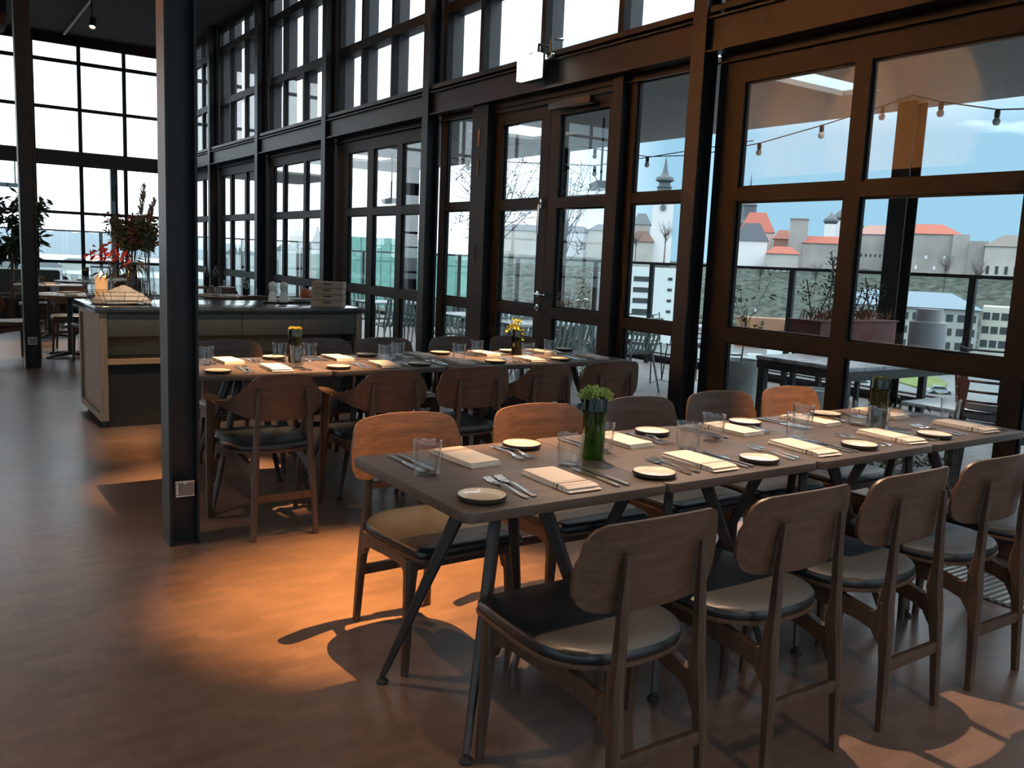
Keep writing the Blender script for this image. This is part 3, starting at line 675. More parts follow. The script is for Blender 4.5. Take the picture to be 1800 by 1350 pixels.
# two shallow crates on the shelf under the counter
M_crate = P('crate_black', (.02, .018, .017), .6)
for k, (x, l) in enumerate(((2.735, 'dark open crate with pale edges on the counter shelf, left of the pair'), (2.975, 'dark open crate with pale handle slot on the counter shelf, right of the pair'))):
    t = empty('shelf_crate', (x+.1, CY0+.17, .519), label=l, cat='crate', group='small crates on the counter shelf')
    b = MB(); b.bx(-.10, .10, -.12, -.112, 0, .10); b.bx(-.10, .10, .112, .12, 0, .10); b.bx(-.10, -.092, -.112, .112, 0, .10); b.bx(.092, .10, -.112, .112, 0, .10); b.bx(-.092, .092, -.112, .112, 0, .01); b.build('crate_body', M_crate, t, smooth=False)
    b = MB()
    for z in (.0, .048, .097): b.bx(-.102, .102, -.124, -.120, z, z+.004)
    for x_ in (-.102, .098): b.bx(x_, x_+.004, -.124, -.120, 0, .10)
    b.bx(-.03, .03, -.125, -.120, .066, .080); b.build('crate_edge', M_oakx, t, smooth=False)
# stack of rotated wooden boxes
M_box = wood('box_birch', (.34, .25, .17), (.46, .36, .26), .6, 'X', 5)
p = on_top(583, 540); cxb, cyb = p[0]+.05, p[1]+.19
for k in range(4):
    t = empty('wooden_box', (cxb+.004*(k % 2), cyb, TZ+.0005+.0532*k), R(-33+2*(k % 2)), 'pale wooden box in the stack of four on the counter, %s' % ['lowest', 'second from the bottom', 'third from the bottom', 'topmost'][k], 'box', 'stacked wooden boxes')
    b = MB(); w, d, h = .135, .10, .049
    b.bx(-w, w, -d, -d+.01, 0, h); b.bx(-w, w, d-.01, d, 0, h); b.bx(-w, -w+.01, -d+.01, d-.01, 0, h); b.bx(w-.01, w, -d+.01, d-.01, 0, h); b.bx(-w+.01, w-.01, -d+.01, d-.01, 0, .008); b.build('box_body', M_box, t, smooth=False)
    b = MB(); b.bx(-.035, .035, -d-.001, -d, .028, .038); b.build('handle_slot', M_dark, t, smooth=False)
    if k == 3: b = MB(); b.bx(-w, w, -d, d, h, h+.004); b.build('lid', M_box, t, smooth=False)
# pepper mills on a tray, plates, gourd
p = on_top(489, 532)
t = empty('round_tray', p, label='round pale tray on the counter holding two white mills', cat='tray'); b = MB(); b.lathe([(0, 0), (.13, 0), (.14, .012), (.138, .012), (.128, .004), (0, .004)], seg=32); b.build('tray_dish', M_platerim, t)
M_mill = P('grey_white_mill', (.74, .71, .66), .35)
for k, dx in enumerate((-.052, .052)):
    t = empty('pepper_mill', (p[0]+dx, p[1]+.005*k, p[2]+.0045), label='white ceramic mill on the round tray, %s one' % ['left', 'right'][k], cat='pepper mill', group='white mills')
    b = MB(); b.lathe([(0, 0), (.036, 0), (.038, .01), (.038, .03), (.033, .04), (.035, .055), (.030, .08), (.026, .10), (.034, .115), (.034, .125), (0, .125)], seg=24); b.build('mill_body', M_mill, t)
    b = MB(); b.lathe([(0, .126), (.033, .126), (.038, .14), (.038, .155), (.032, .170), (.02, .180), (.012, .183), (0, .187)], seg=24); b.build('mill_head', M_mill, t)
p = on_top(531, 531)
for k in range(3):
    t = empty('serving_plate', (p[0]-.01, p[1], p[2]+.0105*k+.0003), label='pale plate in the stack beside the orange gourd, %s' % ['bottom one', 'middle one', 'top one'][k], cat='plate', group='stacked plates on the counter')
    b = MB(); b.lathe([(0, 0), (.08, 0), (.12, .010), (.119, .012), (.08, .003), (0, .003)], seg=36); b.build('plate_dish', P('pale_plate', (.6, .58, .52), .25), t)
p = on_top(540, 530); b = MB()
b.lathe([(0, .0), (.03, .0), (.055, .02), (.066, .05), (.06, .085), (.035, .108), (.008, .112), (.006, .12), (0, .12)], seg=24)
g = tag(b.build('orange_gourd', P('orange_skin', (.55, .17, .07), .5), None), 'round orange gourd beside the stacked wooden boxes', 'gourd'); g.location = (p[0]+.055, p[1]+.16, TZ+.0003)
# candle in a glass cylinder
p = (1.270, 7.80, TZ)
t = empty('candle_jar', (p[0], p[1], TZ+.0003), label='tall glass jar with a burning pillar candle on the counter end', cat='candle')
b = MB(); b.lathe([(.0005, 0), (.074, 0), (.076, .005), (.076, .275), (.0735, .275), (.073, .010), (.0005, .008)], seg=36); b.build('glass_jar', M_tumbler, t)
b = MB(); b.lathe([(.0755, .270), (.078, .270), (.078, .280), (.072, .280), (.072, .270)], seg=36); b.build('dark_rim', M_black, t)
b = MB(); b.lathe([(0, .0105), (.046, .0105), (.047, .02), (.047, .195), (.043, .20), (.03, .192), (0, .19)], seg=28); b.build('wax_candle', P('wax', (.85, .62, .38), .5, emit=(1, .42, .12), estr=.45), t)
b = MB(); b.lathe([(0, .192), (.010, .200), (.013, .212), (.008, .232), (0, .245)], seg=12); b.build('flame', P('flame', (1, .7, .3), .5, emit=(1, .62, .22), estr=60), t)
l = bpy.data.lights.new('candle_light', 'POINT'); l.energy = 3.5; l.color = (1, .5, .18); l.shadow_soft_size = .012; lo = bpy.data.objects.new('candle_light', l); C.objects.link(lo); lo.location = (p[0], p[1], TZ+.222); 
# wire basket with linen bundle
p = on_top(207, 531)
bx0, by0 = 1.355, 7.46
t = empty('wire_basket', (bx0, by0, TZ+.0005), label='shallow black wire basket at the left end of the counter', cat='basket')
b = MB()
def oval(a, c_, z, n=28): return [(a*math.copysign(abs(math.cos(2*math.pi*k/n))**.6, math.cos(2*math.pi*k/n)), c_*math.copysign(abs(math.sin(2*math.pi*k/n))**.6, math.sin(2*math.pi*k/n)), z) for k in range(n+1)]
for a, c_, z in ((.205, .125, .003), (.225, .14, .035), (.245, .155, .070), (.258, .165, .100)): b.tube(oval(a, c_, z), .0022, 5, cap=False)
o1, o2 = oval(.205, .125, .003), oval(.258, .165, .100)
for k in range(28): b.tube([o1[k], o2[k]], .0018, 5)
for k in range(-3, 4): b.tube([(.06*k, -.12, .003), (.06*k, .12, .003)], .0018, 5)
b.build('wire_mesh', M_black, t)
b = MB(); rnd = random.Random(3); rows = []
for i in range(15):
    v = i/14; row = []
    for k in range(30):
        a = 2*math.pi*k/30; r = math.sin(v*math.pi/2) if False else v
        x = .222*r*math.copysign(abs(math.cos(a))**.7, math.cos(a)); y = .140*r*math.copysign(abs(math.sin(a))**.7, math.sin(a))
        z = .012+.075*(1-v**4) + (1-v)*.055*math.exp(-((x-.03)/.09)**2) + .010*math.sin(14*x+6*y+2*math.sin(20*y))*(1-v**6) + rnd.uniform(-.003, .003)*(1-v)
        row.append((x, y, z))
    rows.append(row)
b.grid(rows, close_u=True); b.face([b.bm.verts.new(q) for q in [(x*.9, y*.9, .010) for x, y, z in rows[-1]]])
o = tag(b.build('linen_bundle', P('cream_cloth', (.68, .56, .44), .9, var=(14, .15), bump=.3)), 'crumpled cream cloth bundle lying in the wire basket', 'cloth'); o.location = (bx0, by0, TZ+.004)
# vases with dried flowers
def dried(loc, lab, vr, vh, mat, seed, spread, hgt, n):
    t = empty('flower_vase', loc, label=lab, cat='vase'); rnd = random.Random(seed)
    b = MB(); b.lathe([(.0005, 0), (vr*.9, 0), (vr, .01), (vr*1.05, vh*.5), (vr*.85, vh*.9), (vr*.95, vh), (vr*.88, vh), (vr*.78, vh*.9), (vr*.97, vh*.5), (vr*.9, .014), (.0005, .012)], seg=24); b.build('glass_vase', mat, t)
    st = MB(); lf = MB(); ru = MB(); rd = MB()
    for i in range(n):
        a = rnd.random()*6.28; rr = spread*math.sqrt(rnd.random()); h = hgt*rnd.uniform(.55, 1)
        e = Vector((rr*math.cos(a), rr*math.sin(a)*.6, vh+h)); m = Vector((e.x*.35, e.y*.35, vh+h*.5)); s0 = Vector((rnd.uniform(-.5, .5)*vr, rnd.uniform(-.5, .5)*vr, .03))
        st.tube([s0, (s0+m)/2+Vector((0, 0, .02)), m, e], .0022, 5)
        kind = i % 5; tgt = (lf, ru, ru, lf, ru)[kind]
        for q in range(44):
            u = rnd.uniform(.45, 1.05); pp = m.lerp(e, (u-.45)/.55) if u > .45 else m
            d = Vector((rnd.uniform(-1, 1), rnd.uniform(-1, 1), rnd.uniform(-.4, .9)))
            tgt.leaf(pp+Vector((rnd.uniform(-1, 1), rnd.uniform(-1, 1), rnd.uniform(-1, 1)))*.016, d, rnd.uniform(.035, .075), rnd.uniform(.014, .030))
    st.build('stem', M_bark, t); lf.build('dark_leaves', M_leaf2, t); ru.build('dry_leaves', M_rust, t)
    return t, rnd
p = (1.505, 7.80, TZ)
M_brown = thin_glass('smoked_glass', (.40, .34, .28), .05, 3, .6, body=(.05, .04, .035), bodyfac=.4)
t, rnd = dried((p[0], p[1], TZ+.0003), 'tall smoked vase with rust and red autumn branches on the counter', .042, .30, M_brown, 5, .20, .40, 26)
b = MB()
for i in range(64):   # red leaves hanging left
    u = rnd.random(); pp = Vector((-.10-.20*u+rnd.uniform(-.03, .03), rnd.uniform(-.08, .02), .44-.05*u+rnd.uniform(-.05, .05)))
    if i % 3 == 0: pp = Vector((rnd.uniform(-.10, -.02), rnd.uniform(-.08, 0), rnd.uniform(.28, .42)))
    b.leaf(pp, (rnd.uniform(-1, .2), rnd.uniform(-1, 1), rnd.uniform(-1, 0)), .065, .032)
b.build('red_leaves', M_red, t)
b = MB()
for sx in (-.24, -.16, -.02): 
    for q in range(9):
        a = q/9*3.0+.3; b.leaf((sx+.05*math.sin(a), -.04, .30+.06*math.cos(a)+.02*sx), (math.sin(a+1.4), -.3, math.cos(a+1.4)), .12, .026)
b.build('curled_leaves', P('brown_leaf', (.13, .09, .06), .6), t)
b = MB()
for s0, e in (((.02, 0, .3), (.11, .02, .92)), ((.05, 0, .3), (.19, .03, .82))):
    s0, e = Vector(s0), Vector(e); b.tube([s0, e], .003, 5)
    for q in range(160):
        u = rnd.uniform(.55, 1.0); pp = s0.lerp(e, u); b.leaf(pp, (rnd.uniform(-.6, .6), rnd.uniform(-.6, .6), 1), .07, .009)
b.build('plume', P('pampas', (.34, .24, .17), .8), t)
p = (1.625, 7.78, TZ)
dried((p[0], p[1], TZ+.0003), 'clear vase with drooping brown branches beside the tall smoked vase', .052, .29, M_tumbler, 9, .15, .42, 16)
p = (1.385, 7.72, TZ); o = place(GL, USED, (p[0], p[1], TZ+.0003), 0, 'small tumbler on the counter behind the wire basket', 'water tumblers')

# ------------------------------------------------------------------ tables and chairs farther back
def make_round():
    t = empty('round_table', label='', cat='table')
    b = MB(); b.lathe([(0, .722), (.44, .722), (.45, .728), (.45, .748), (.445, .75), (0, .75)], seg=48); b.build('table_top', M_table, t)
    b = MB(); b.lathe([(0, .05), (.035, .05), (.03, .72), (0, .72)], seg=16); b.build('pedestal', M_black, t)
    b = MB()
    for k in range(4):
        a = k*math.pi/2+.6; b.loft([[(math.cos(a)*r+math.sin(a)*w, math.sin(a)*r-math.cos(a)*w, z), (math.cos(a)*r-math.sin(a)*w, math.sin(a)*r+math.cos(a)*w, z), (math.cos(a)*r-math.sin(a)*w, math.sin(a)*r+math.cos(a)*w, z+h), (math.cos(a)*r+math.sin(a)*w, math.sin(a)*r-math.cos(a)*w, z+h)] for r, w, z, h in ((.02, .02, .02, .05), (.34, .015, 0, .02))])
    b.build('foot_cross', M_black, t)
    return t
RT = make_round()
def wineglass():
    b = MB(); b.lathe([(.0005, .0), (.034, 0), (.033, .003), (.004, .006), (.0035, .09), (.012, .10), (.032, .125), (.040, .15), (.030, .215), (.0285, .215), (.0385, .15), (.031, .127), (.010, .104), (.0005, .10)], seg=24)
    return tag(b.build('wine_glass', M_tumbler), '', 'glass')
WG = wineglass()
def make_bottle():
    b = MB(); b.lathe([(0, 0), (.036, 0), (.038, .006), (.038, .19), (.034, .215), (.015, .245), (.013, .30), (.015, .302), (.015, .312), (0, .312)], seg=20)
    return tag(b.build('wine_bottle', M_dgreen), '', 'bottle')
BT = make_bottle()
p = at_z(418, 521, .75); rx, ry = p.x, p.y+.12
place(RT, USED, (rx, ry, 0), 0, 'round dark table lit warm behind the counter, near the windows')
for k, q in enumerate((Vector((rx-.17, ry-.2, 0)), Vector((rx+.10, ry-.16, 0)))):
    place(WG, USED, (q.x, q.y, zt), 0, 'wine glass on the round table behind the counter, %s' % ['left one', 'right one'][k], 'wine glasses behind the counter')
for k, q in enumerate((Vector((rx-.24, ry-.05, 0)), Vector((rx+.18, ry-.22, 0)))):
    place(GL, USED, (q.x, q.y, zt), 0, 'tumbler on the round table behind the counter, %s' % ['left one', 'right one'][k], 'water tumblers')
bottle_vase((rx+.19, ry+.16, zt), M_dgreen, M_leaf, 'dark bottle planter on the round table behind the counter')
for k, q in enumerate((Vector((rx-.32, ry+.08, 0)), Vector((rx-.04, ry-.30, 0)))):
    place(NK, USED, (q.x, q.y, zt), 1.2+k, 'cream napkin on the round table behind the counter, %s' % ['left one', 'right one'][k], 'folded napkins')
place(CH, USED, (rx-.55, ry+.35, 0), R(-100), 'chair left of the round table behind the counter', g1)
place(CH, USED, (rx+.1, ry+.76, 0), R(180), 'chair on the far side of the round table behind the counter', g1)
place(CH, USED, (rx-.05, ry-.74, 0), R(4), 'chair between the round table and the windows', g1)
q = at_z(366, 503, .80)
t = empty('side_station', (q.x, q.y, 0), label='dark side table holding wine bottles, behind the round table', cat='side table')
b = MB(); b.box((0, 0, .785), (.7, .45, .03), .004); b.build('table_top', M_table, t)
for sx in (-.32, .32):
    for sy in (-.2, .2): b = MB(); b.box((sx, sy, .385), (.03, .03, .77), .003); b.build('leg', M_black, t)
for k in range(2): place(BT, USED, (q.x-.02+.13*k, q.y, .8003), 0, 'dark wine bottle on the side table by the column, %s' % ['left one', 'right one'][k], 'wine bottles')
# left dining area
SPOTS = [((122, 517), 'dark round table laid for lunch, left of the counter end', [(-.66, -.20, -70), (.22, -.72, 14), (.1, .70, 175)]),
         ((86, 500), 'round table by the low green wall, beyond the left column', [(.66, .15, 95), (-.1, .72, 180)]),
         ((150, 494), 'small round table near the end windows, behind the candle jar', [(-.52, .52, 225), (.68, .2, 100)]),
         ((215, 492), 'farthest round table near the end windows, behind the dried flowers', [(.1, .72, 175), (-.70, 0, -90)])]
side = ['one on its near side', 'one on its right', 'one on its far side', 'one beside it']
for i, ((px, py), lb, chs) in enumerate(SPOTS):
    p = at_z(px, py, .75); place(RT, USED, (p.x, p.y, 0), i*.4, lb)
    for k, (dx, dy, a) in enumerate(chs):
        ds = ('left' if dx < -.3 else 'right' if dx > .3 else 'middle')+(', far side' if dy > 0 else ', near side')
        place(CH, USED, (p.x+dx, p.y+dy, 0), R(a), 'distant chair at the %s, %s' % (['table left of the counter end', 'table by the green wall', 'table behind the candle jar', 'farthest round table'][i], ds), g1)
    for k, (dx, dy) in enumerate(((-.18, -.15), (.2, .05))):
        place(WG if k else GL, USED, (p.x+dx, p.y+dy, zt), 0, ('wine glass' if k else 'tumbler')+' on the '+['table left of the counter end', 'table by the green wall', 'table behind the candle jar', 'farthest round table'][i], 'distant glasses')
    for k, (dx, dy) in enumerate(((-.02, -.28), (.05, .28))):
        place(NK, USED, (p.x+dx, p.y+dy, zt), k*2, 'white napkin, %s half of the %s' % (['near', 'far'][k], ['table left of the counter end', 'table by the green wall', 'table behind the candle jar', 'farthest round table'][i]), 'folded napkins')
    if i == 2: bottle_vase((p.x+.02, p.y+.02, zt), M_dgreen, M_leaf, 'dark bottle planter on the small table behind the candle jar')
# low upholstered divider wall and potted tree at the left edge
p = at_z(20, 548, 0); 
t = empty('bench_divider', (p.x-1.1, p.y-1.1, 0), label='low grey green upholstered bench wall at the left edge', cat='bench')
b = MB(); b.box((.3, 0, .42), (3.0, .22, .84), .04); b.build('backrest', P('sage_upholstery', (.07, .078, .06), .9, var=(20, .15)), t)
b = MB(); b.box((.3, -.36, .22), (3.0, .5, .44), .03); b.build('seat', P('sage_seat', (.04, .045, .036), .9), t)
def potted_tree(name, loc, label, h, crown, r, nleaf, leafm, ln, pot=(.2, .35), seed=1, bare=False, bend=0, potm=None, trunk_r=.03):
    rnd = random.Random(seed); t = empty(name, loc, label=label, cat='plant')
    b = MB(); pr, ph = pot; b.lathe([(0, 0), (pr*.8, 0), (pr, ph), (pr*.92, ph), (pr*.85, ph-.05), (0, ph-.05)], seg=24); b.build('pot', potm or M_black, t)
    b = MB(); top = Vector((bend, 0, h-crown)); b.tube([(0, 0, ph-.06), (bend*.4, .02, (h-crown)*.5), top, (bend+.02, 0, h-crown*.4)], [trunk_r, trunk_r*.85, trunk_r*.7, trunk_r*.3], 8); ends = []
    for i in range(int(26 if bare else 14)):
        a = rnd.random()*6.28; u = rnd.random(); s0 = top + Vector((0, 0, (crown*.5)*u)); rr = r*rnd.uniform(.4, 1)
        e = Vector((bend+rr*math.cos(a), rr*math.sin(a), h-crown+crown*rnd.uniform(.15, 1))); m = (s0+e)/2+Vector((0, 0, -.03))
        b.tube([s0, m, e], [trunk_r*.3, trunk_r*.18, .003], 5); ends.append((m, e))
        if bare:
            for q in range(7):
                v = rnd.uniform(.2, 1); pp = m.lerp(e, v); b.tube([pp, pp+Vector((rnd.uniform(-.2, .2), rnd.uniform(-.2, .2), rnd.uniform(.02, .22)))*(r/.6)], .003, 4)
    b.build('trunk', M_bark, t)
    b = MB()
    for i in range(nleaf):
        m, e = rnd.choice(ends); pp = m.lerp(e, rnd.uniform(0, 1.05)); d = Vector((rnd.uniform(-1, 1), rnd.uniform(-1, 1), rnd.uniform(-1, .5)))
        b.leaf(pp+Vector((rnd.uniform(-1, 1), rnd.uniform(-1, 1), rnd.uniform(-1, 1)))*r*.12, d, ln*rnd.uniform(.6, 1.2), ln*.3)
    b.build('foliage', leafm, t); return t
p = at_z(24, 566, 0)
potted_tree('potted_ficus', (p.x, p.y-.1, 0), 'large leafy ficus tree in a black pot behind the left column', 2.15, 1.25, .55, 1100, M_leaf, .20, (.28, .42), 4, trunk_r=.035)
# ------------------------------------------------------------------ terrace
b = MB(); b.bx(4.62, 9.1, -6, 23.6, -.14, -.005); b.bx(-7, 4.62, 18.75, 23.6, -.14, -.005); S(b.build('terrace_floor', M_deck, smooth=False))
b = MB(); b.bx(9.1, 9.2, -6, 23.7, -.5, .12); b.bx(-7, 9.1, 23.6, 23.7, -.5, .12); b.bx(8.95, 9.25, -6, 23.7, .06, .10); S(b.build('trim_terrace_kerb', P('kerb', (.22, .19, .19), .7), smooth=False))
def railing(name, pts, along, const, label, ht=1.435):
    t = empty(name, (0, 0, 0), label=label, cat='railing')
    f = (lambda b, u0, u1, w, z0, z1: b.bx(const-w, const+w, u0, u1, z0, z1)) if along == 'Y' else (lambda b, u0, u1, w, z0, z1: b.bx(u0, u1, const-w, const+w, z0, z1))
    b = MB(); f(b, pts[0], pts[-1], .03, ht-.035, ht); b.build('top_rail', M_black, t, smooth=False)
    b = MB(); f(b, pts[0], pts[-1], .025, .09, .125); b.build('bottom_rail', M_black, t, smooth=False)
    for p in pts: b = MB(); f(b, p-.035, p+.035, .02, -.005, ht-.035); b.build('railing_post', M_black, t, smooth=False)
    for p, q in zip(pts, pts[1:]): b = MB(); f(b, p+.04, q-.04, .004, .125, ht-.035); b.build('glass_panel', M_rail_glass, t, smooth=False)
railing('terrace_railing', [-2, .3, 2.6, 4.75, 6.95, 9.4, 10.66, 12.8, 14.8, 17.0, 19.2, 21.4, 23.2], 'Y', 8.78, 'dark glazed terrace railing running parallel to the window wall')
railing('terrace_railing', [-6.5, -4.3, -2.1, .1, 2.0, 3.8, 5.6, 7.2, 8.7], 'X', 23.25, 'dark glazed terrace railing beyond the far end wall', 1.62)
M_can = P('canopy_soffit', (.27, .255, .235), .7)
# canopy with skylight openings
def slab_holes(b, X, Y, holes, z0, z1):
    ys = sorted({Y[0], Y[1]} | {v for h in holes for v in h[2:]})
    for y0, y1 in zip(ys, ys[1:]):
        hs = [h for h in holes if h[2] <= y0 and h[3] >= y1]
        x = X[0]
        for h in sorted(hs): b.bx(x, h[0], y0, y1, z0, z1); x = h[1]
        b.bx(x, X[1], y0, y1, z0, z1)
b = MB(); slab_holes(b, (5.77, 8.75), (-5, 17.5), [(6.52, 7.65, 1.2, 2.2), (6.0, 7.66, 5.22, 5.65), (6.45, 7.6, 9.75, 10.8), (6.45, 7.6, 15.0, 16.0)], 3.12, 3.17); S(b.build('terrace_canopy', M_can, smooth=False))
b = MB(); b.bx(-7, 8.75, 20.2, 23.3, 3.12, 3.17); S(b.build('terrace_canopy', M_can, smooth=False))
for y, l in ((5.36, 'in front of the right window'), (11.2, 'beyond the double doors'), (16.1, 'beyond the left windows'), (-.2, 'outside the right edge of the picture')):
    hcol('canopy_post', 8.3, y, 3.12, .2, .2, 'dark steel canopy post '+l)
for x in (3.75, -1.5): hcol('canopy_post', x, 21.6, 3.12, .14, .14, 'canopy post beyond the end wall, %s' % ('right' if x > 0 else 'left'))
# string lights
M_bulb = P('milky_bulb', (.75, .74, .70), .3)
def string_light(pts, bulbs, label):
    t = empty('string_lights', (0, 0, 0), label=label, cat='string lights')
    b = MB(); b.tube(pts, .006, 5); b.build('cable', M_black, t)
    for i, (x, y, z) in enumerate(bulbs):
        b = MB(); b.lathe([(0, 0), (.014, 0), (.022, -.02), (.022, -.06), (.018, -.07), (0, -.07)], (x, y, z), 12); s_ = b.build('bulb_socket', M_black, t)
        b = MB(); b.lathe([(.016, -.068), (.030, -.09), (.032, -.105), (.022, -.128), (0, -.135)], (x, y, z), 14); b.build('bulb', M_bulb, s_)
X5 = 7.5
Bs = [(10.37, 3.06), (9.26, 2.87), (8.24, 2.70), (6.51, 2.72), (5.74, 2.83), (5.09, 2.94), (4.52, 2.91), (4.02, 2.79), (3.2, 2.72), (2.4, 2.74)]
string_light([(X5, 11.6, 3.10)] + [(X5, y, z) for y, z in Bs[:3]] + [(X5, 7.4, 2.66)] + [(X5, y, z) for y, z in Bs[3:6]] + [(X5, 4.8, 3.0)] + [(X5, y, z) for y, z in Bs[6:]], [(X5, y, z+.005) for y, z in Bs[1:]], 'string of round bulbs on a dark cable under the terrace canopy')
string_light([(6.0, 12.9, 3.05), (6.6, 11.0, 2.75), (7.3, 9.0, 2.62), (8.3, 7.3, 2.9)], [(6.62, 11.0, 2.75), (7.3, 9.0, 2.62)], 'second bulb string crossing diagonally under the canopy')
def heater(loc, rz, label):
    t = empty('patio_heater', loc, rz, label, 'patio heater')
    b = MB(); b.prism([(-.10, .02), (.10, .02), (.075, -.06), (-.075, -.06)], lambda u, v, k: (k, u, v), -.30, .30); b.build('heater_body', P('heater_grey', (.20, .20, .20), .4, .5), t)
    b = MB(); b.box((0, 0, -.062), (.5, .11, .004)); b.build('reflector', M_silver, t)
    b = MB(); b.tube([(0, 0, .02), (0, 0, 3.12-loc[2])], .014, 8); b.tube([(0, .02, .02), (.05, .06, .08), (.04, .08, .12)], .006, 6); b.build('hanging_bracket', M_black, t)
heater((7.0, 8.5, 2.34), R(60), 'grey patio heater hanging outside the right door leaf')
heater((7.0, 14.2, 2.32), R(80), 'grey patio heater hanging outside the windows left of the doors')
heater((1.9, 21.6, 2.5), 0, 'grey patio heater hanging beyond the far end wall')
# long outdoor table with planter and lanterns
t = empty('terrace_table', (6.80, 4.30, -.0045), label='long dark framed terrace table outside the right window', cat='table')
b = MB(); b.box((0, 0, .705), (2.38, .86, .03), .003); b.build('table_top', P('speckled_top', (.34, .36, .38), .35, var=(14, .55)), t)
b = MB(); b.box((0, -.41, .655), (2.36, .03, .07)); b.box((0, .41, .655), (2.36, .03, .07)); b.box((-1.17, 0, .655), (.03, .84, .07)); b.box((1.17, 0, .655), (.03, .84, .07)); b.build('apron', M_black, t)
for sx in (-1.15, 1.15):
    for sy in (-.38, .38): b = MB(); b.box((sx, sy, .31), (.06, .06, .63), .004); b.build('leg', M_black, t)
M_cort = P('red_brown_planter', (.16, .045, .035), .6, var=(6, .3))
t = empty('planter_box', (7.22, 5.08, .72), label='red brown planter box with shrubs on dark legs behind the terrace table', cat='planter')
for sx in (-.5, .5):
    for sy in (-.14, .14): b = MB(); b.bx(sx-.02, sx+.02, sy-.02, sy+.02, -.724, 0); b.build('leg', M_black, t)
b = MB(); b.box((0, 0, .12), (1.15, .34, .24), .004); b.box((0, 0, .243), (1.18, .37, .012), .003); b.build('planter_body', M_cort, t)
rnd = random.Random(11); b = MB(); st = MB()
for i in range(9):
    x = -.5+i*.125; h = rnd.uniform(.25, .5)*(1.6 if i in (2, 3) else 1)
    e = Vector((x+rnd.uniform(-.1, .1), rnd.uniform(-.1, .1), .24+h)); st.tube([(x, 0, .22), (x, 0, .3), e], .006, 5)
    for q in range(46): pp = Vector((x, 0, .24)).lerp(e, rnd.random()); b.leaf(pp+Vector((rnd.uniform(-.07, .07), rnd.uniform(-.07, .07), 0)), (rnd.uniform(-1, 1), rnd.uniform(-1, 1), rnd.uniform(-.2, 1)), .05, .018)
st.build('stem', M_bark, t); b.build('foliage', M_leaf, t)
b = MB()
for q in range(240): b.leaf((rnd.uniform(-.55, .55), rnd.uniform(-.15, .15), .24), (rnd.uniform(-.7, .7), rnd.uniform(-.7, .7), 1), rnd.uniform(.06, .16), .012)
b.build('dry_grass', M_rust, t)
M_lan = P('frosted_grey', (.50, .52, .53), .55)
t = empty('storm_lantern', (7.69, 4.53, .7165), label='pale grey two-tier drum lantern on the terrace table', cat='lantern')
b = MB(); b.lathe([(0, 0), (.155, 0), (.16, .01), (.16, .27), (.12, .285), (0, .285)], seg=32); b.build('lantern_drum', M_lan, t)
b = MB(); b.lathe([(0, .286), (.112, .286), (.112, .39), (0, .39)], seg=32); b.build('lantern_cap', M_lan, t)
b = MB(); b.lathe([(0, 0), (.10, 0), (.12, .02), (.128, .60), (.120, .60), (.112, .58), (0, .56)], seg=28)
o = tag(b.build('grey_planter_drum', M_conc), 'pale grey fabric drum outside behind the orange chair', 'planter'); o.location = (5.15, 3.80, -.004)
# outdoor furniture
def make_slat_chair():
    t = empty('slatted_chair', label='', cat='outdoor chair')
    b = MB()
    for k in range(7):
        x = -.195+.065*k; b.tube([(x, .22, .44), (x, -.12, .42), (x, -.20, .47), (x, -.25, .62), (x, -.28, .80)], .021, 6, squash=.35)
    b.build('slats', M_outchair, t)
    b = MB(); b.tube([(-.22, .23, .44), (.22, .23, .44)], .013, 6); b.tube([(-.23, -.285, .78), (-.20, -.29, .82), (.20, -.29, .82), (.23, -.285, .78)], .013, 6)
    for s in (-1, 1): b.tube([(.23*s, .23, .44), (.24*s, -.14, .42), (.235*s, -.285, .80)], .013, 6)
    b.build('rim', M_outchair, t)
    for s in (-1, 1):
        b = MB(); b.tube([(.23*s, .20, .44), (.25*s, .24, 0)], .012, 6); b.build('leg', M_outchair, t)
        b = MB(); b.tube([(.23*s, -.14, .42), (.25*s, -.26, 0)], .012, 6); b.build('leg', M_outchair, t)
    return t
def make_wire_chair():
    t = empty('wire_chair', label='', cat='outdoor chair')
    b = MB()
    for k in range(11):
        u = k/10; zb = .43+.02*abs(u-.5); y = .22-.42*u
        if k < 7: b.tube([(-.21, y, .455), (-.15, y, .435), (0, y, .428), (.15, y, .435), (.21, y, .455)], .0055, 5)
    for k in range(6):
        z = .50+.062*k; y = -.20-.09*(k/5)
        b.tube([(-.235, y+.14, z+.01), (-.215, y+.04, z), (-.1, y, z), (.1, y, z), (.215, y+.04, z), (.235, y+.14, z+.01)], .0065, 5)
    b.build('wire_shell', M_black, t)
    b = MB()
    for s in (-1, 1): b.tube([(.21*s, .23, .45), (.215*s, -.18, .45), (.235*s, -.25, .62), (.22*s, -.27, .82)], .009, 6); b.tube([(.23*s, -.06, .84), (.24*s, .02, .62), (.215*s, .1, .45)], .007, 6)
    b.build('side_frame', M_black, t)
    for s in (-1, 1):
        b = MB(); b.tube([(.2*s, .21, .45), (.23*s, .25, 0), (.23*s, -.24, 0), (.2*s, -.17, .45)], .008, 6); b.build('sled_leg', M_black, t)
    return t
SLC, WCH = make_slat_chair(), make_wire_chair()
def outer_table(x, y, w, d, label, h=.72, rz=0):
    t = empty('terrace_table', (x, y, -.0045), rz, label, 'table')
    b = MB(); b.box((0, 0, h-.012), (w, d, .024), .003); b.build('table_top', M_outtable, t)
    for sx in (-w/2+.05, w/2-.05):
        for sy in (-d/2+.05, d/2-.05): b = MB(); b.tube([(sx, sy, 0), (sx, sy, h-.025)], .014, 6); b.build('leg', M_black, t)
go = 'slatted terrace chairs'
pa, pb, pc = at_z(650, 529, .72), at_z(702, 551, .72), at_z(800, 566, .72)
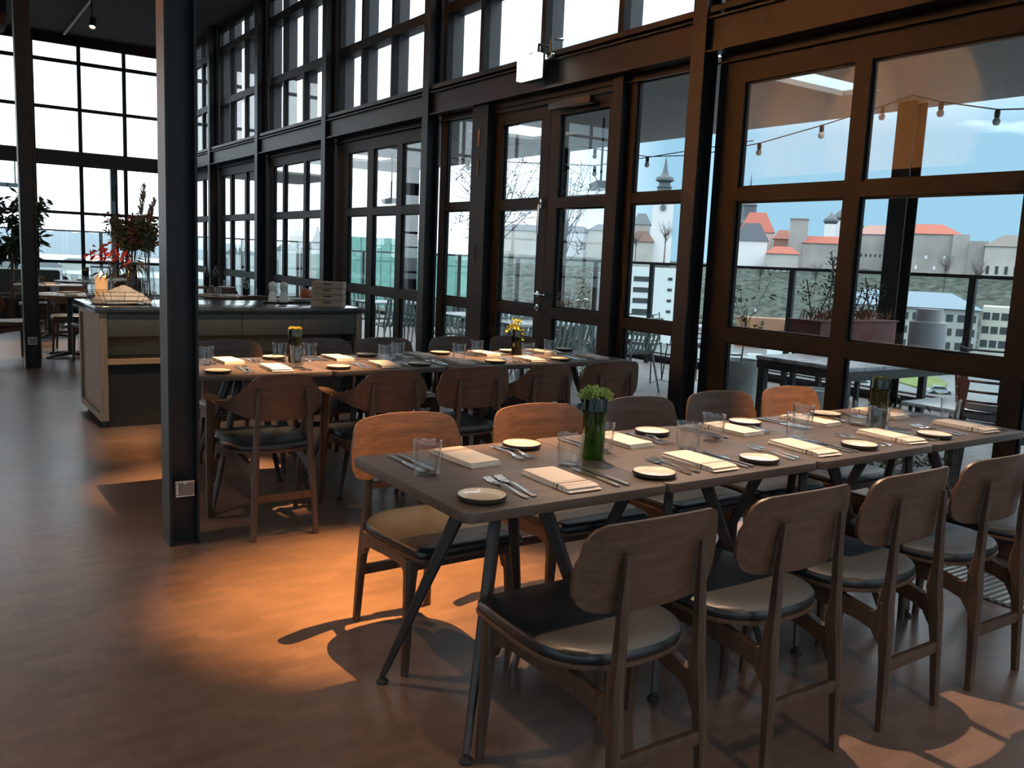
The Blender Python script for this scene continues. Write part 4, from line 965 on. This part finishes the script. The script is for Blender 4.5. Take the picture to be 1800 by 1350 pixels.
rowtab = [(pa, 1.6, 'far row left of the doors'), (pb, 1.4, 'near row left of the doors'), (pc, 1.3, 'row just left of the doors')]
for i, (p, w, lb) in enumerate(rowtab):
    y = p.y; x0 = 5.15
    outer_table(x0+w/2+.1, y, w, .7, 'pale topped terrace table, '+lb)
    for k in range(3): place(SLC, USED, (x0+.32+.55*k, y-.60, -.004), .04*(k-1), 'slatted chair, near side of terrace table, %s, %s from glass' % (lb.replace(' of the doors', ' of doors'), ORD[k]), go)
    for k in range(2): place(SLC, USED, (x0+.5+.6*k, y+.62, -.004), math.pi, 'slatted chair, back side of terrace table, %s, %s from glass' % (lb.replace(' of the doors', ' of doors'), ORD[k]), go)
p = at_z(1175, 572, .72); outer_table(p.x+.3, p.y+.2, .8, .8, 'square terrace table beyond the right side light')
gw = 'black wire terrace chairs'
place(WCH, USED, (7.35, 8.0, -.004), R(-60), 'wire chair beyond the right side light, left of the pair', gw)
place(WCH, USED, (7.75, 7.55, -.004), R(-20), 'wire chair beyond the right side light, right of the pair', gw)
place(WCH, USED, (6.6, 9.4, -.004), R(150), 'wire chair beyond the right door leaf', gw)
for k in range(4): place(WCH, USED, (5.42-.012*k, 2.66+.006*k, -.004+.062*k), R(-58), 'black wire chair in the stack outside the right window, %s from the bottom' % ORD[k], 'stacked wire chairs')
p = at_z(1600, 711, .5); outer_table(p.x+.45, p.y-.1, .65, .5, 'low pale topped terrace table beyond the olive bottle planter', .5)
# terrace plants
M_green2 = P('shrub_green', (.07, .11, .05), .6, var=(8, .5))
potted_tree('potted_tree', (6.2, 10.1, -.004), 'slim terrace tree with branching twigs outside the left side light', 3.0, 1.6, .75, 330, P('ochre_leaf', (.20, .13, .06), .7), .07, (.22, .4), 21, True, .35, M_conc, .035)
potted_tree('potted_tree', (6.75, 8.75, -.004), 'thin terrace tree outside the left door leaf', 2.6, 1.3, .4, 140, M_rust, .06, (.2, .4), 22, True, -.05, M_conc, .022)
potted_tree('potted_shrub', (7.95, 10.25, -.004), 'autumn shrub in a pot outside the left door leaf', 1.35, .8, .42, 420, M_rust, .055, (.2, .4), 23, False, 0, M_conc, .014)
potted_tree('potted_shrub', (5.3, 6.25, -.004), 'small leafy shrub low outside the right door leaf', .72, .45, .28, 260, M_green2, .05, (.16, .24), 24, False, 0, M_conc, .01)
potted_tree('potted_shrub', (7.6, 6.6, -.004), 'sparse shrub with drooping stems left of the red brown planter', 1.32, .8, .55, 120, M_leaf2, .09, (.22, .4), 25, False, 0, M_conc, .012)
potted_tree('potted_shrub', (4.98, 3.0, -.004), 'leafy plant low behind the glass under the near table end', .62, .45, .24, 260, M_green2, .06, (.13, .2), 26, False, 0, M_conc, .01)
potted_tree('potted_shrub', (5.0, 3.45, -.004), 'bare flowering plant low behind the glass beside the leafy plant', .58, .4, .22, 130, M_bark, .05, (.12, .18), 27, False, 0, M_conc, .009)

# ------------------------------------------------------------------ the town below and on the hill
GZ = -20.0
b = MB(); b.bx(-2500, 3500, -400, 4500, GZ-.6, GZ); S(b.build('city_ground', P('wet_asphalt', (.13, .145, .155), .6, var=(.02, .25)), smooth=False))
def patch(name, pxs, z, mat):
    b = MB(); v = [b.bm.verts.new(at_z(x, y, z)) for x, y in pxs]; w = [b.bm.verts.new(at_z(x, y, z)-Vector((0, 0, .4))) for x, y in pxs]
    b.face(v); b.face(w[::-1]); n = len(v)
    for i in range(n): b.face((v[i], v[(i+1) % n], w[(i+1) % n], w[i]))
    return S(b.build(name, mat, smooth=False))
patch('lawn', [(1572, 668), (1655, 692), (1665, 672), (1625, 652), (1575, 648)], GZ+.3, P('grass', (.16, .20, .06), .9, var=(.3, .2)))
patch('harbour_water', [(-60, 472), (300, 490), (600, 492), (600, 470), (300, 455), (-60, 440)], GZ+.3, P('pale_water', (.38, .43, .49), .3))
patch('street', [(600, 640), (1300, 700), (1300, 668), (600, 590)], GZ+.35, P('street_grey', (.16, .165, .175), .7))
M_hill = P('bare_woods', (.062, .070, .058), .95, var=(.4, .8, (1, 1, .25)))
def ridge(name, mat, b0, b1, prof, n=60, rough=1.5, seed=1):
    rnd = random.Random(seed); rows = []
    for i in range(n+1):
        a = R(b0+(b1-b0)*i/n); rows.append([(d*math.sin(a), d*math.cos(a), z+rnd.uniform(-rough, rough)*(0 if j == 0 else 1)) for j, (d, z) in enumerate(prof)])
    b = MB(); b.grid(rows); return S(b.build(name, mat))
ridge('castle_hill', M_hill, 31.5, 80, [(300, GZ-1), (316, -15), (335, -9), (355, -4), (375, 1.0), (395, 3.2), (500, 3.4), (700, 0)], 90, .35)
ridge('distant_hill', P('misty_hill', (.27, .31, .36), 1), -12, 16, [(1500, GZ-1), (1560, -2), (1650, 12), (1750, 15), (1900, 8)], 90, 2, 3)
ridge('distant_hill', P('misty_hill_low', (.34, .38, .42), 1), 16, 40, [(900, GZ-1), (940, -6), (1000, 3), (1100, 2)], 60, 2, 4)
def block(name, px0, px1, pyt, dist, depth, zb, mat, label, cat='building', top=None, roof=None, roofm=None, wins=None, winm=None, turn=0, group=None, grid=None, over=.6):
    "box building: front corners measured as directions, at a real distance; roof: height"
    A = far(px0, pyt, dist); B_ = far(px1, pyt, dist+turn); zt_ = (A.z+B_.z)/2 if top is None else top
    A = Vector((A.x, A.y, 0)); B_ = Vector((B_.x, B_.y, 0)); u = (B_-A); w = u.length; u /= w; nrm = Vector((u.y, -u.x, 0))
    if nrm.dot(A) < 0: nrm = -nrm            # away from the camera
    t = empty(name, (A.x, A.y, zb), math.atan2(u.y, u.x), label, cat, group); sgn = 1 if Vector((-u.y, u.x, 0)).dot(nrm) > 0 else -1
    H = zt_-zb
    b = MB(); b.bx(0, w, 0, sgn*depth, 0, H); b.build('wall', mat, t, smooth=False)
    if roof:
        b = MB(); o = over; y0, y1 = sorted((-sgn*o, sgn*(depth+o))); ym = (y0+y1)/2; hip = min(w*.25, depth*.5)
        V = [b.bm.verts.new(p) for p in ((-o, y0, H), (w+o, y0, H), (w+o, y1, H), (-o, y1, H), (hip, ym, H+roof), (w-hip, ym, H+roof))]
        for f in ((0, 1, 5, 4), (1, 2, 5), (2, 3, 4, 5), (3, 0, 4), (3, 2, 1, 0)): b.face([V[i] for i in f])
        b.build('roof', roofm, t, smooth=False)
    for (x, z, ww, hh) in (grid(w, H) if grid else wins or []):
        b = MB(); y0, y1 = sorted((-sgn*.12, sgn*.1)); b.bx(x-ww/2, x+ww/2, y0, y1, z-hh/2, z+hh/2); b.build('window', winm, t, smooth=False)
    return t
Wd = P('dark_pane', (.05, .055, .06), .2); Wl = P('lit_pane', (.45, .36, .2), .4); Mred = P('red_tiles', (.42, .13, .09), .85); Mgr = P('slate_roof', (.08, .09, .11), .7); Mwh = P('white_render', (.78, .79, .80), .85)
Mst = P('limestone', (.36, .35, .33), .95, var=(.1, .2)); Mst2 = P('pale_limestone', (.48, .47, .43), .95, var=(.1, .15)); Mcop = P('dark_copper', (.10, .125, .14), .6)
# white apartment tower beyond the right side light
def gwhite(w, H):
    o = []
    for k in range(9):
        z = H-3.2-k*2.95
        if z > 1.5: o.append((w*.30, z, w*.36, 1.35)); o.append((w*.86, z+.3, w*.09, .75))
    return o
block('apartment_tower', 1105, 1192, 468, 245, 12, GZ, Mwh, 'tall white apartment block with dark window bands beyond the right side light', grid=gwhite, winm=Wd, top=.6)
b = MB(); t = empty('apartment_tower', (0, 0, 0), label='grey flat-roofed block directly behind the white apartment block', cat='building')
A = far(1098, 463, 285); b.box((A.x+8, A.y-2, (GZ-2)/2), (34, 20, 18), 0, Matrix.Rotation(R(-43), 3, 'Z')); b.build('wall', P('grey_block', (.27, .28, .28), .9), t, smooth=False)
# church tower
def tower(name, px, dist, rows, mats, label, zb, seg=4):
    c = far(px, 450, dist); t = empty(name, (c.x, c.y, zb), R(45-43) if seg == 4 else 0, label, 'tower')
    for nm, prof, m, sg in rows:
        b = MB(); b.lathe([(r, z-zb) for r, z in prof], seg=sg, cap=False); o = b.build(nm, m, t, smooth=sg > 8)
    return t, c
zz = lambda py, d, px=1160: far(px, py, d).z
d = 380
t, c = tower('church_tower', 1160, d, [
    ('tower_shaft', [(0, 2), (6.0, 2), (6.0, zz(357, d)), (0, zz(357, d))], Mwh, 4),
    ('skirt_roof', [(6.6, zz(357, d)), (4.2, zz(350, d)), (3.6, zz(344, d)), (0, zz(344, d))], Mcop, 4),
    ('lantern', [(0, zz(345, d)), (2.9, zz(345, d)), (2.9, zz(330, d)), (3.5, zz(329, d)), (2.6, zz(327, d)), (2.3, zz(321, d)), (0, zz(321, d))], Mcop, 8),
    ('onion_dome', [(2.4, zz(321, d)), (3.9, zz(317, d)), (3.6, zz(312, d)), (1.8, zz(308, d)), (1.2, zz(303, d)), (.6, zz(290, d)), (.1, zz(276, d)), (0, zz(276, d))], Mcop, 16)], None,
    'white church tower with dark onion spire seen through the right side light', 2)
b = MB(); b.lathe([(0, 0), (1.25, 0), (1.25, .4), (0, .4)], seg=20); o = b.build('clock_face', P('clock', (.15, .15, .16), .5), t); o.rotation_euler = (R(90), 0, R(-43)); o.location = (-3.15, -3.15, zz(366, d)-2)
block('church_nave', 1113, 1143, 392, 384, 14, 0, Mst2, 'church nave with steep dark roof left of the white tower', 'church', zz(395, 380), 5, Mcop)
block('village_house', 1108, 1148, 424, 372, 10, 0, Mst2, 'low house with brown roof in front of the church nave', 'house', zz(426, 372), 4.5, P('brown_roof', (.16, .10, .08), .8))
# hill top buildings in the right window
d = 385
t, c = tower('cathedral_spire', 1310, 430, [
    ('spire_base', [(0, 0), (6.5, 0), (6.5, zz(392, 430, 1310)), (5, zz(388, 430, 1310)), (4.5, zz(382, 430, 1310)), (0, zz(382, 430, 1310))], Mcop, 8),
    ('belfry', [(0, zz(382, 430, 1310)), (3.6, zz(382, 430, 1310)), (3.4, zz(362, 430, 1310)), (4.1, zz(361, 430, 1310)), (2.6, zz(354, 430, 1310)), (0, zz(354, 430, 1310))], Mcop, 8),
    ('spire', [(2.6, zz(354, 430, 1310)), (1.0, zz(340, 430, 1310)), (.35, zz(322, 430, 1310)), (0, zz(300, 430, 1310))], Mcop, 10)], None, 'dark cathedral spire at the left edge of the right window', 0)
block('hill_house', 1300, 1360, 408, 412, 14, 0, P('pink_render', (.62, .50, .46), .9), 'pink walled house with a broad red roof beside the dark spire', 'house', None, 9, Mred)
def g1x(n, rows, ww, hh, zf=.5):
    return lambda w, H: [((i+.5)*w/n, H*(r+.5)/rows, ww, hh) for i in range(n) for r in range(rows)]
block('hill_house', 1292, 1349, 424, 385, 12, -4, Mwh, 'white house with steep slate roof at the left of the hill', 'house', zz(423, 385, 1320), 7.5, Mgr, grid=lambda w, H: [((i+.5)*w/6, H*.32, .9, 1.6) for i in range(6)] , winm=Wd)
block('hill_house', 1347, 1404, 446, 375, 9, -6, Mst2, 'low pale house with bright red roof below the round tower', 'house', None, 3.0, Mred, grid=lambda w, H: [((i+.5)*w/5, H*.55, .8, 1.2) for i in range(5)], winm=Wd)
block('hill_house', 1360, 1392, 420, 405, 10, 0, P('rust_render', (.34, .18, .14), .9), 'rust coloured house left of the round stone tower', 'house', None, 4, P('dull_red', (.30, .12, .09), .9))
d = 395; cpx = 1400
t, c = tower('stone_tower', cpx, d, [('tower_wall', [(0, -4), (4.0, -4), (3.7, zz(386, d, cpx)), (4.1, zz(386, d, cpx)), (4.1, zz(384, d, cpx)), (0, zz(384, d, cpx))], Mst, 24)], None, 'round grey limestone tower on the hill', -4)
block('castle_wall', 1404, 1502, 428, 392, 8, -6, Mst, 'grey limestone castle wall right of the round tower', 'castle', None, 3, Mred)
for px, dd, s_, pt, lb in ((1455, 440, 1.0, 374, 'small dark onion domed turret left of the cathedral domes'), (1478, 450, 1.6, 360, 'large dark onion dome partly hidden by the window frame'), (1500, 440, 1.0, 384, 'right small onion dome beyond the window frame')):
    pf = lambda py: zz(py, dd, px); k = s_
    tower('orthodox_dome', px, dd, [('drum', [(0, 0), (2.6*k, 0), (2.6*k, pf(pt+14*k+6)), (0, pf(pt+14*k+6))], Mwh, 16), ('dome', [(2.5*k, pf(pt+14*k+6)), (3.4*k, pf(pt+14*k+1)), (3.2*k, pf(pt+14*k-3)), (1.3*k, pf(pt+5*k)), (.4*k, pf(pt+2)), (0, pf(pt-2))], Mcop, 18)], None, lb, 0, 16)
block('palace', 1505, 1580, 412, 398, 14, -4, Mst, 'grey castle wing with faded red roof behind the canopy post', 'castle', None, 4, P('faded_red', (.40, .24, .20), .9), grid=lambda w, H: [((i+.5)*w/9, H*.6, .7, 1.2) for i in range(9)], winm=Wd)
block('palace', 1560, 1690, 411, 390, 16, -6, Mst, 'long limestone castle with a bright red roof', 'castle', None, 4.2, Mred, grid=lambda w, H: [((i+.5)*w/8, H*(.45 if i % 2 else .62), .8, 1.4) for i in range(8)], winm=Mwh)
block('palace', 1676, 1706, 412, 386, 14, -6, Mst, 'grey square castle tower at the right end of the red roof', 'castle')
block('palace', 1704, 1738, 424, 384, 12, -6, P('dull_grey_stone', (.30, .29, .28), .95), 'low grey bastion with an arch right of the castle tower', 'castle', grid=lambda w, H: [(w*.45, H*.3, 3.4, 3.6)], winm=Wd)  # bastion stone slightly darker grey than the limestone
block('palace', 1732, 1850, 434, 380, 14, -6, Mst2, 'pale limestone hall with tall windows at the right of the hill', 'castle', None, 4.5, P('grey_roof', (.20, .19, .17), .9), grid=lambda w, H: [((i+.5)*w/7, H*.55, 1.1, 3.0) for i in range(7)], winm=Wd)
# long grey house with blue roof
def g3(n): return lambda w, H: [((i+.5)*w/n, H-2.2-r*3.3, 1.5, 1.7) for i in range(n) for r in range(3)]
block('long_house', 1470, 1722, 541, 235, 12, GZ, P('grey_render', (.42, .41, .39), .9), 'long three storey grey house with pale blue metal roof below the hill', 'house', zz(541, 235, 1640), 3.6, P('blue_metal_roof', (.24, .30, .37), .5), grid=g3(13), winm=Wd, over=1.0)
block('corner_house', 1728, 1810, 541, 240, 14, GZ, P('cream_render', (.58, .55, .48), .9), 'cream flat-roofed house at the right edge beyond the bare trees', 'house', grid=g3(5), winm=Wd)
block('garage_row', 1350, 1440, 592, 215, 6, GZ, Mwh, 'low white building beyond the car park behind the shrubs', 'building')
block('shop_shed', 1295, 1400, 560, 250, 8, GZ, P('brick_shed', (.33, .16, .10), .9), 'low brick building with brown front below the hill at left', 'building')
# green glass office block and its neighbours through the left bays
M_gg = brick_mat('green_glass_facade', (.20, .42, .36), (.26, .50, .43), (.12, .26, .23), 1.2, 3.4, .10, .25, off=0, coord='Object', bump=0, noise=.1)
M_gg.node_tree.nodes['Mapping'].inputs['Rotation'].default_value = (R(90), 0, 0)
block('office_block', 600, 736, 418, 110, 10, GZ, M_gg, 'green glass office block beyond the windows left of the doors', 'building', turn=0)
block('office_block', 738, 824, 446, 88, 4, GZ, M_gg, 'lower green glass office block behind the slim terrace tree', 'building', turn=0, grid=lambda w, H: [((i+.5)*w/6, H-5.2-r*3.4, w/6*.8, 1.3) for i in range(6) for r in range(3)], winm=Wd)
specs = [(360, 400, 452, 400, 'grey'), (395, 450, 446, 520, 'white'), (450, 490, 455, 380, 'grey'), (485, 520, 440, 450, 'white'), (520, 560, 436, 420, 'stone'), (556, 600, 446, 360, 'green'), (60, 110, 468, 620, 'white'), (105, 160, 462, 700, 'stone'), (160, 215, 466, 640, 'white'), (215, 290, 462, 720, 'grey'), (-40, 40, 468, 640, 'stone'), (880, 960, 405, 410, 'stone'), (985, 1040, 408, 415, 'white'), (1035, 1095, 405, 405, 'stone')]
cm = {'grey': P('town_grey', (.34, .36, .38), .9), 'white': P('town_white', (.66, .68, .70), .9), 'stone': Mst2, 'green': P('town_green', (.30, .42, .38), .8)}
places = ['beyond the far side window, first', 'beyond the far side window, second', 'beyond the third bay, first', 'beyond the third bay, second', 'beyond the third bay, third', 'left of the green glass office', 'beyond the end wall, first', 'beyond the end wall, second', 'beyond the end wall, third', 'behind the dried flowers', 'at the far left edge', 'seen through the left door leaf', 'seen through the right door leaf, left one', 'seen through the right door leaf, right one']
for (a, c_, y, dd, m), pl in zip(specs, places): block('town_building', a, c_, y, dd, 16, GZ if dd not in (410, 415, 405) else 0, cm[m], 'distant %s town building %s' % (m, pl), 'building', None, 3 if m != 'grey' else None, Mgr, group='distant town buildings')
tower('church_spire', 522, 500, [('spire_base', [(0, GZ), (4.5, GZ), (4.5, zz(415, 500, 522)), (3.2, zz(405, 500, 522)), (0, zz(400, 500, 522))], Mst, 8)], None, 'distant grey church tower in the third bay', GZ, 8)
tower('church_spire', 558, 480, [('spire_cone', [(0, GZ), (4, GZ), (4, zz(430, 480, 558)), (0, zz(398, 480, 558))], Mcop, 8)], None, 'distant dark pointed spire beside the column left of the doors', GZ, 8)
# parked cars
def make_car(name, mat, van=False):
    t = empty(name, label='', cat='car' if not van else 'van'); hh = 1.0 if van else .88; top = 1.9 if van else 1.45
    b = MB(); pr = [(-2.15, .30), (-2.2, .6), (-2.1, hh-.05), (-1.2, hh), (1.3, hh+.02), (2.05, .72), (2.2, .55), (2.15, .28)] if not van else [(-2.2, .3), (-2.25, 1.8), (-2.1, 1.92), (.9, 1.92), (1.5, 1.25), (2.2, 1.05), (2.3, .5), (2.25, .28)]
    b.prism(pr, lambda x, z, k: (x, k, z), -.86, .86); b.build('body', mat, t, smooth=False)
    b = MB(); pg = [(-1.75, hh), (-1.25, top-.04), (.35, top-.02), (1.15, hh)] if not van else [(.3, 1.28), (.3, 1.78), (.85, 1.8), (1.38, 1.28)]
    b.prism(pg, lambda x, z, k: (x, k, z), -.78 if not van else -.87, .78 if not van else .87); b.build('windows', Wd, t, smooth=False)
    if not van: b = MB(); b.prism([(-1.28, top-.05), (-1.2, top), (.3, top), (.4, top-.05)], lambda x, z, k: (x, k, z), -.74, .74); b.build('roof_panel', mat, t, smooth=False)
    for sx in (-1.35, 1.35):
        for sy in (-.80, .80): b = MB(); b.tube([(sx, sy-.1, .31), (sx, sy+.1, .31)], .31, 14); b.build('wheel', M_rubber, t)
    return t
white = P('car_white', (.72, .74, .76), .3); silver = P('car_silver', (.42, .46, .50), .3, .3); teal = P('van_teal', (.12, .62, .55), .4); darkc = P('car_dark', (.08, .09, .10), .3)
CW, CS, CD = make_car('parked_car', white), make_car('parked_car', silver), make_car('parked_car', darkc)
VT, VW = make_car('delivery_van', teal, True), make_car('delivery_van', white, True)
cars = [(CW, 1296, 632, 'white car at the far left of the car park, back row'), (CS, 1300, 650, 'silver car at the left of the car park, front row'), (CW, 1322, 655, 'small white car beside the silver one at left'), (VW, 1331, 637, 'white van at the left of the car park'),
        (VT, 1380, 646, 'bright teal van in the middle of the car park'), (CW, 1365, 655, 'white car just below the teal van'), (VW, 1428, 647, 'white van right of the teal van'), (CS, 1454, 670, 'silver car right beside the window mullion'),
        (CW, 1514, 681, 'white car in front of the snowy heap'), (CW, 1572, 699, 'white car right of the olive bottle planter, left one of two'), (CS, 1610, 707, 'silver car beside it, right of the olive bottle planter'), (CS, 1652, 692, 'silver car near the reddish post'),
        (CW, 1665, 657, 'white car in the back row beyond the lawn, first'), (CS, 1692, 660, 'silver car in the back row beyond the lawn, second'), (CW, 1724, 662, 'white car in the back row beyond the lawn, third'), (CD, 1757, 665, 'dark car in the back row beyond the lawn, fourth'),
        (CS, 1118, 628, 'silver car below the white apartment block, left one'), (CW, 1150, 634, 'white car below the white apartment block, right one'), (CD, 1092, 612, 'dark car below the white apartment block')]
for i, (pr, px, py, lb) in enumerate(cars):
    p = at_z(px, py, GZ); u = dict(USED)
    key = pr.name
    place(pr, USED, (p.x, p.y, GZ), R((-35, -40, 50, -38)[i % 4]) + .1*math.sin(i), lb, 'cars parked below the terrace')
rnd = random.Random(5); p = at_z(1528, 664, GZ); b = MB()
rows = [[(p.x+r*math.cos(a*.26)*3.4*(1+.2*rnd.random()), p.y+r*math.sin(a*.26)*2.4*(1+.2*rnd.random()), GZ+2.0*(1-r*r)*(.8+.4*rnd.random())) for a in range(24)] for r in (1, .8, .6, .4, .2, .02)]
b.grid(rows, close_u=True); tag(b.build('snow_heap', P('old_snow', (.42, .44, .46), .8)), 'lumpy heap of old snow beside the car park', 'snow heap')
# bare trees and lamps
def bare_tree(px, py, z, h, seed, label, dist=None):
    p = far(px, py, dist) if dist else at_z(px, py, z); z = p.z if dist else z
    rnd = random.Random(seed); t = empty('bare_tree', (p.x, p.y, z), label=label, cat='tree', group='bare trees in the town')
    b = MB(); b.tube([(0, 0, -4), (.1, 0, h*.3), (0, .1, h*.55)], [h*.022, h*.017, h*.010], 6); b.build('trunk', M_bark, t)
    b = MB()
    for i in range(34):
        a = rnd.random()*6.28; s0 = Vector((0, 0, h*rnd.uniform(.25, .6))); e = Vector((math.cos(a)*h*.36*rnd.uniform(.4, 1), math.sin(a)*h*.36*rnd.uniform(.4, 1), h*rnd.uniform(.6, 1)))
        m = s0.lerp(e, .5)+Vector((0, 0, -h*.02)); b.tube([s0, m, e], [h*.008, h*.005, h*.0015], 4)
        for q in range(5): pp = m.lerp(e, rnd.random()); b.tube([pp, pp+Vector((rnd.uniform(-1, 1), rnd.uniform(-1, 1), rnd.uniform(.2, 1.2)))*h*.09], h*.0022, 3)
    b.build('branches', M_bark, t)
for i, (px, py, z, h, dd, lb) in enumerate(((1168, 445, 0, 12, 345, 'bare tree in front of the white church tower'), (1117, 445, 0, 9, 350, 'bare tree left of the white church tower'), (1625, 610, GZ, 14, None, 'bare tree in front of the long grey house, left'), (1700, 612, GZ, 12, None, 'bare tree in front of the long grey house, right'), (1740, 625, GZ, 10, None, 'low bare tree before the cream house'), (1560, 608, GZ, 11, None, 'bare tree left of the canopy post'), (1432, 505, GZ, 9, 345, 'tall bare tree on the slope behind the planter'), (1660, 495, GZ, 9, 345, 'tall bare tree on the slope above the blue roof'), (1715, 505, GZ, 9, 335, 'tall bare tree on the slope above the cream house'), (1335, 500, GZ, 8, 345, 'tall bare tree on the slope below the white house'))):
    bare_tree(px, py, z, h, 40+i, lb, dd)
for k, (px, py, lb) in enumerate(((1010, 575, 'slim street lamp seen through the right door leaf, left one'), (1024, 572, 'slim street lamp seen through the right door leaf, right one'), (1322, 590, 'white flag pole below the hill at left'))):
    p = at_z(px, py, GZ); t = empty('street_lamp' if k < 2 else 'flag_pole', (p.x, p.y, GZ), label=lb, cat='street lamp' if k < 2 else 'flag pole')
    b = MB(); b.tube([(0, 0, 0), (0, 0, 9)], [.12, .07], 6); b.build('pole', M_conc, t)
    if k < 2: b = MB(); b.box((.6, -.4, 9.0), (1.4, .3, .15)); b.build('lamp_head', P('lamp_glow', (.9, .9, .85), .4, emit=(1, .95, .85), estr=2), t)
    else: b = MB(); b.box((.5, 0, 8.3), (1.0, .04, 1.0)); b.build('flag', Mwh, t)
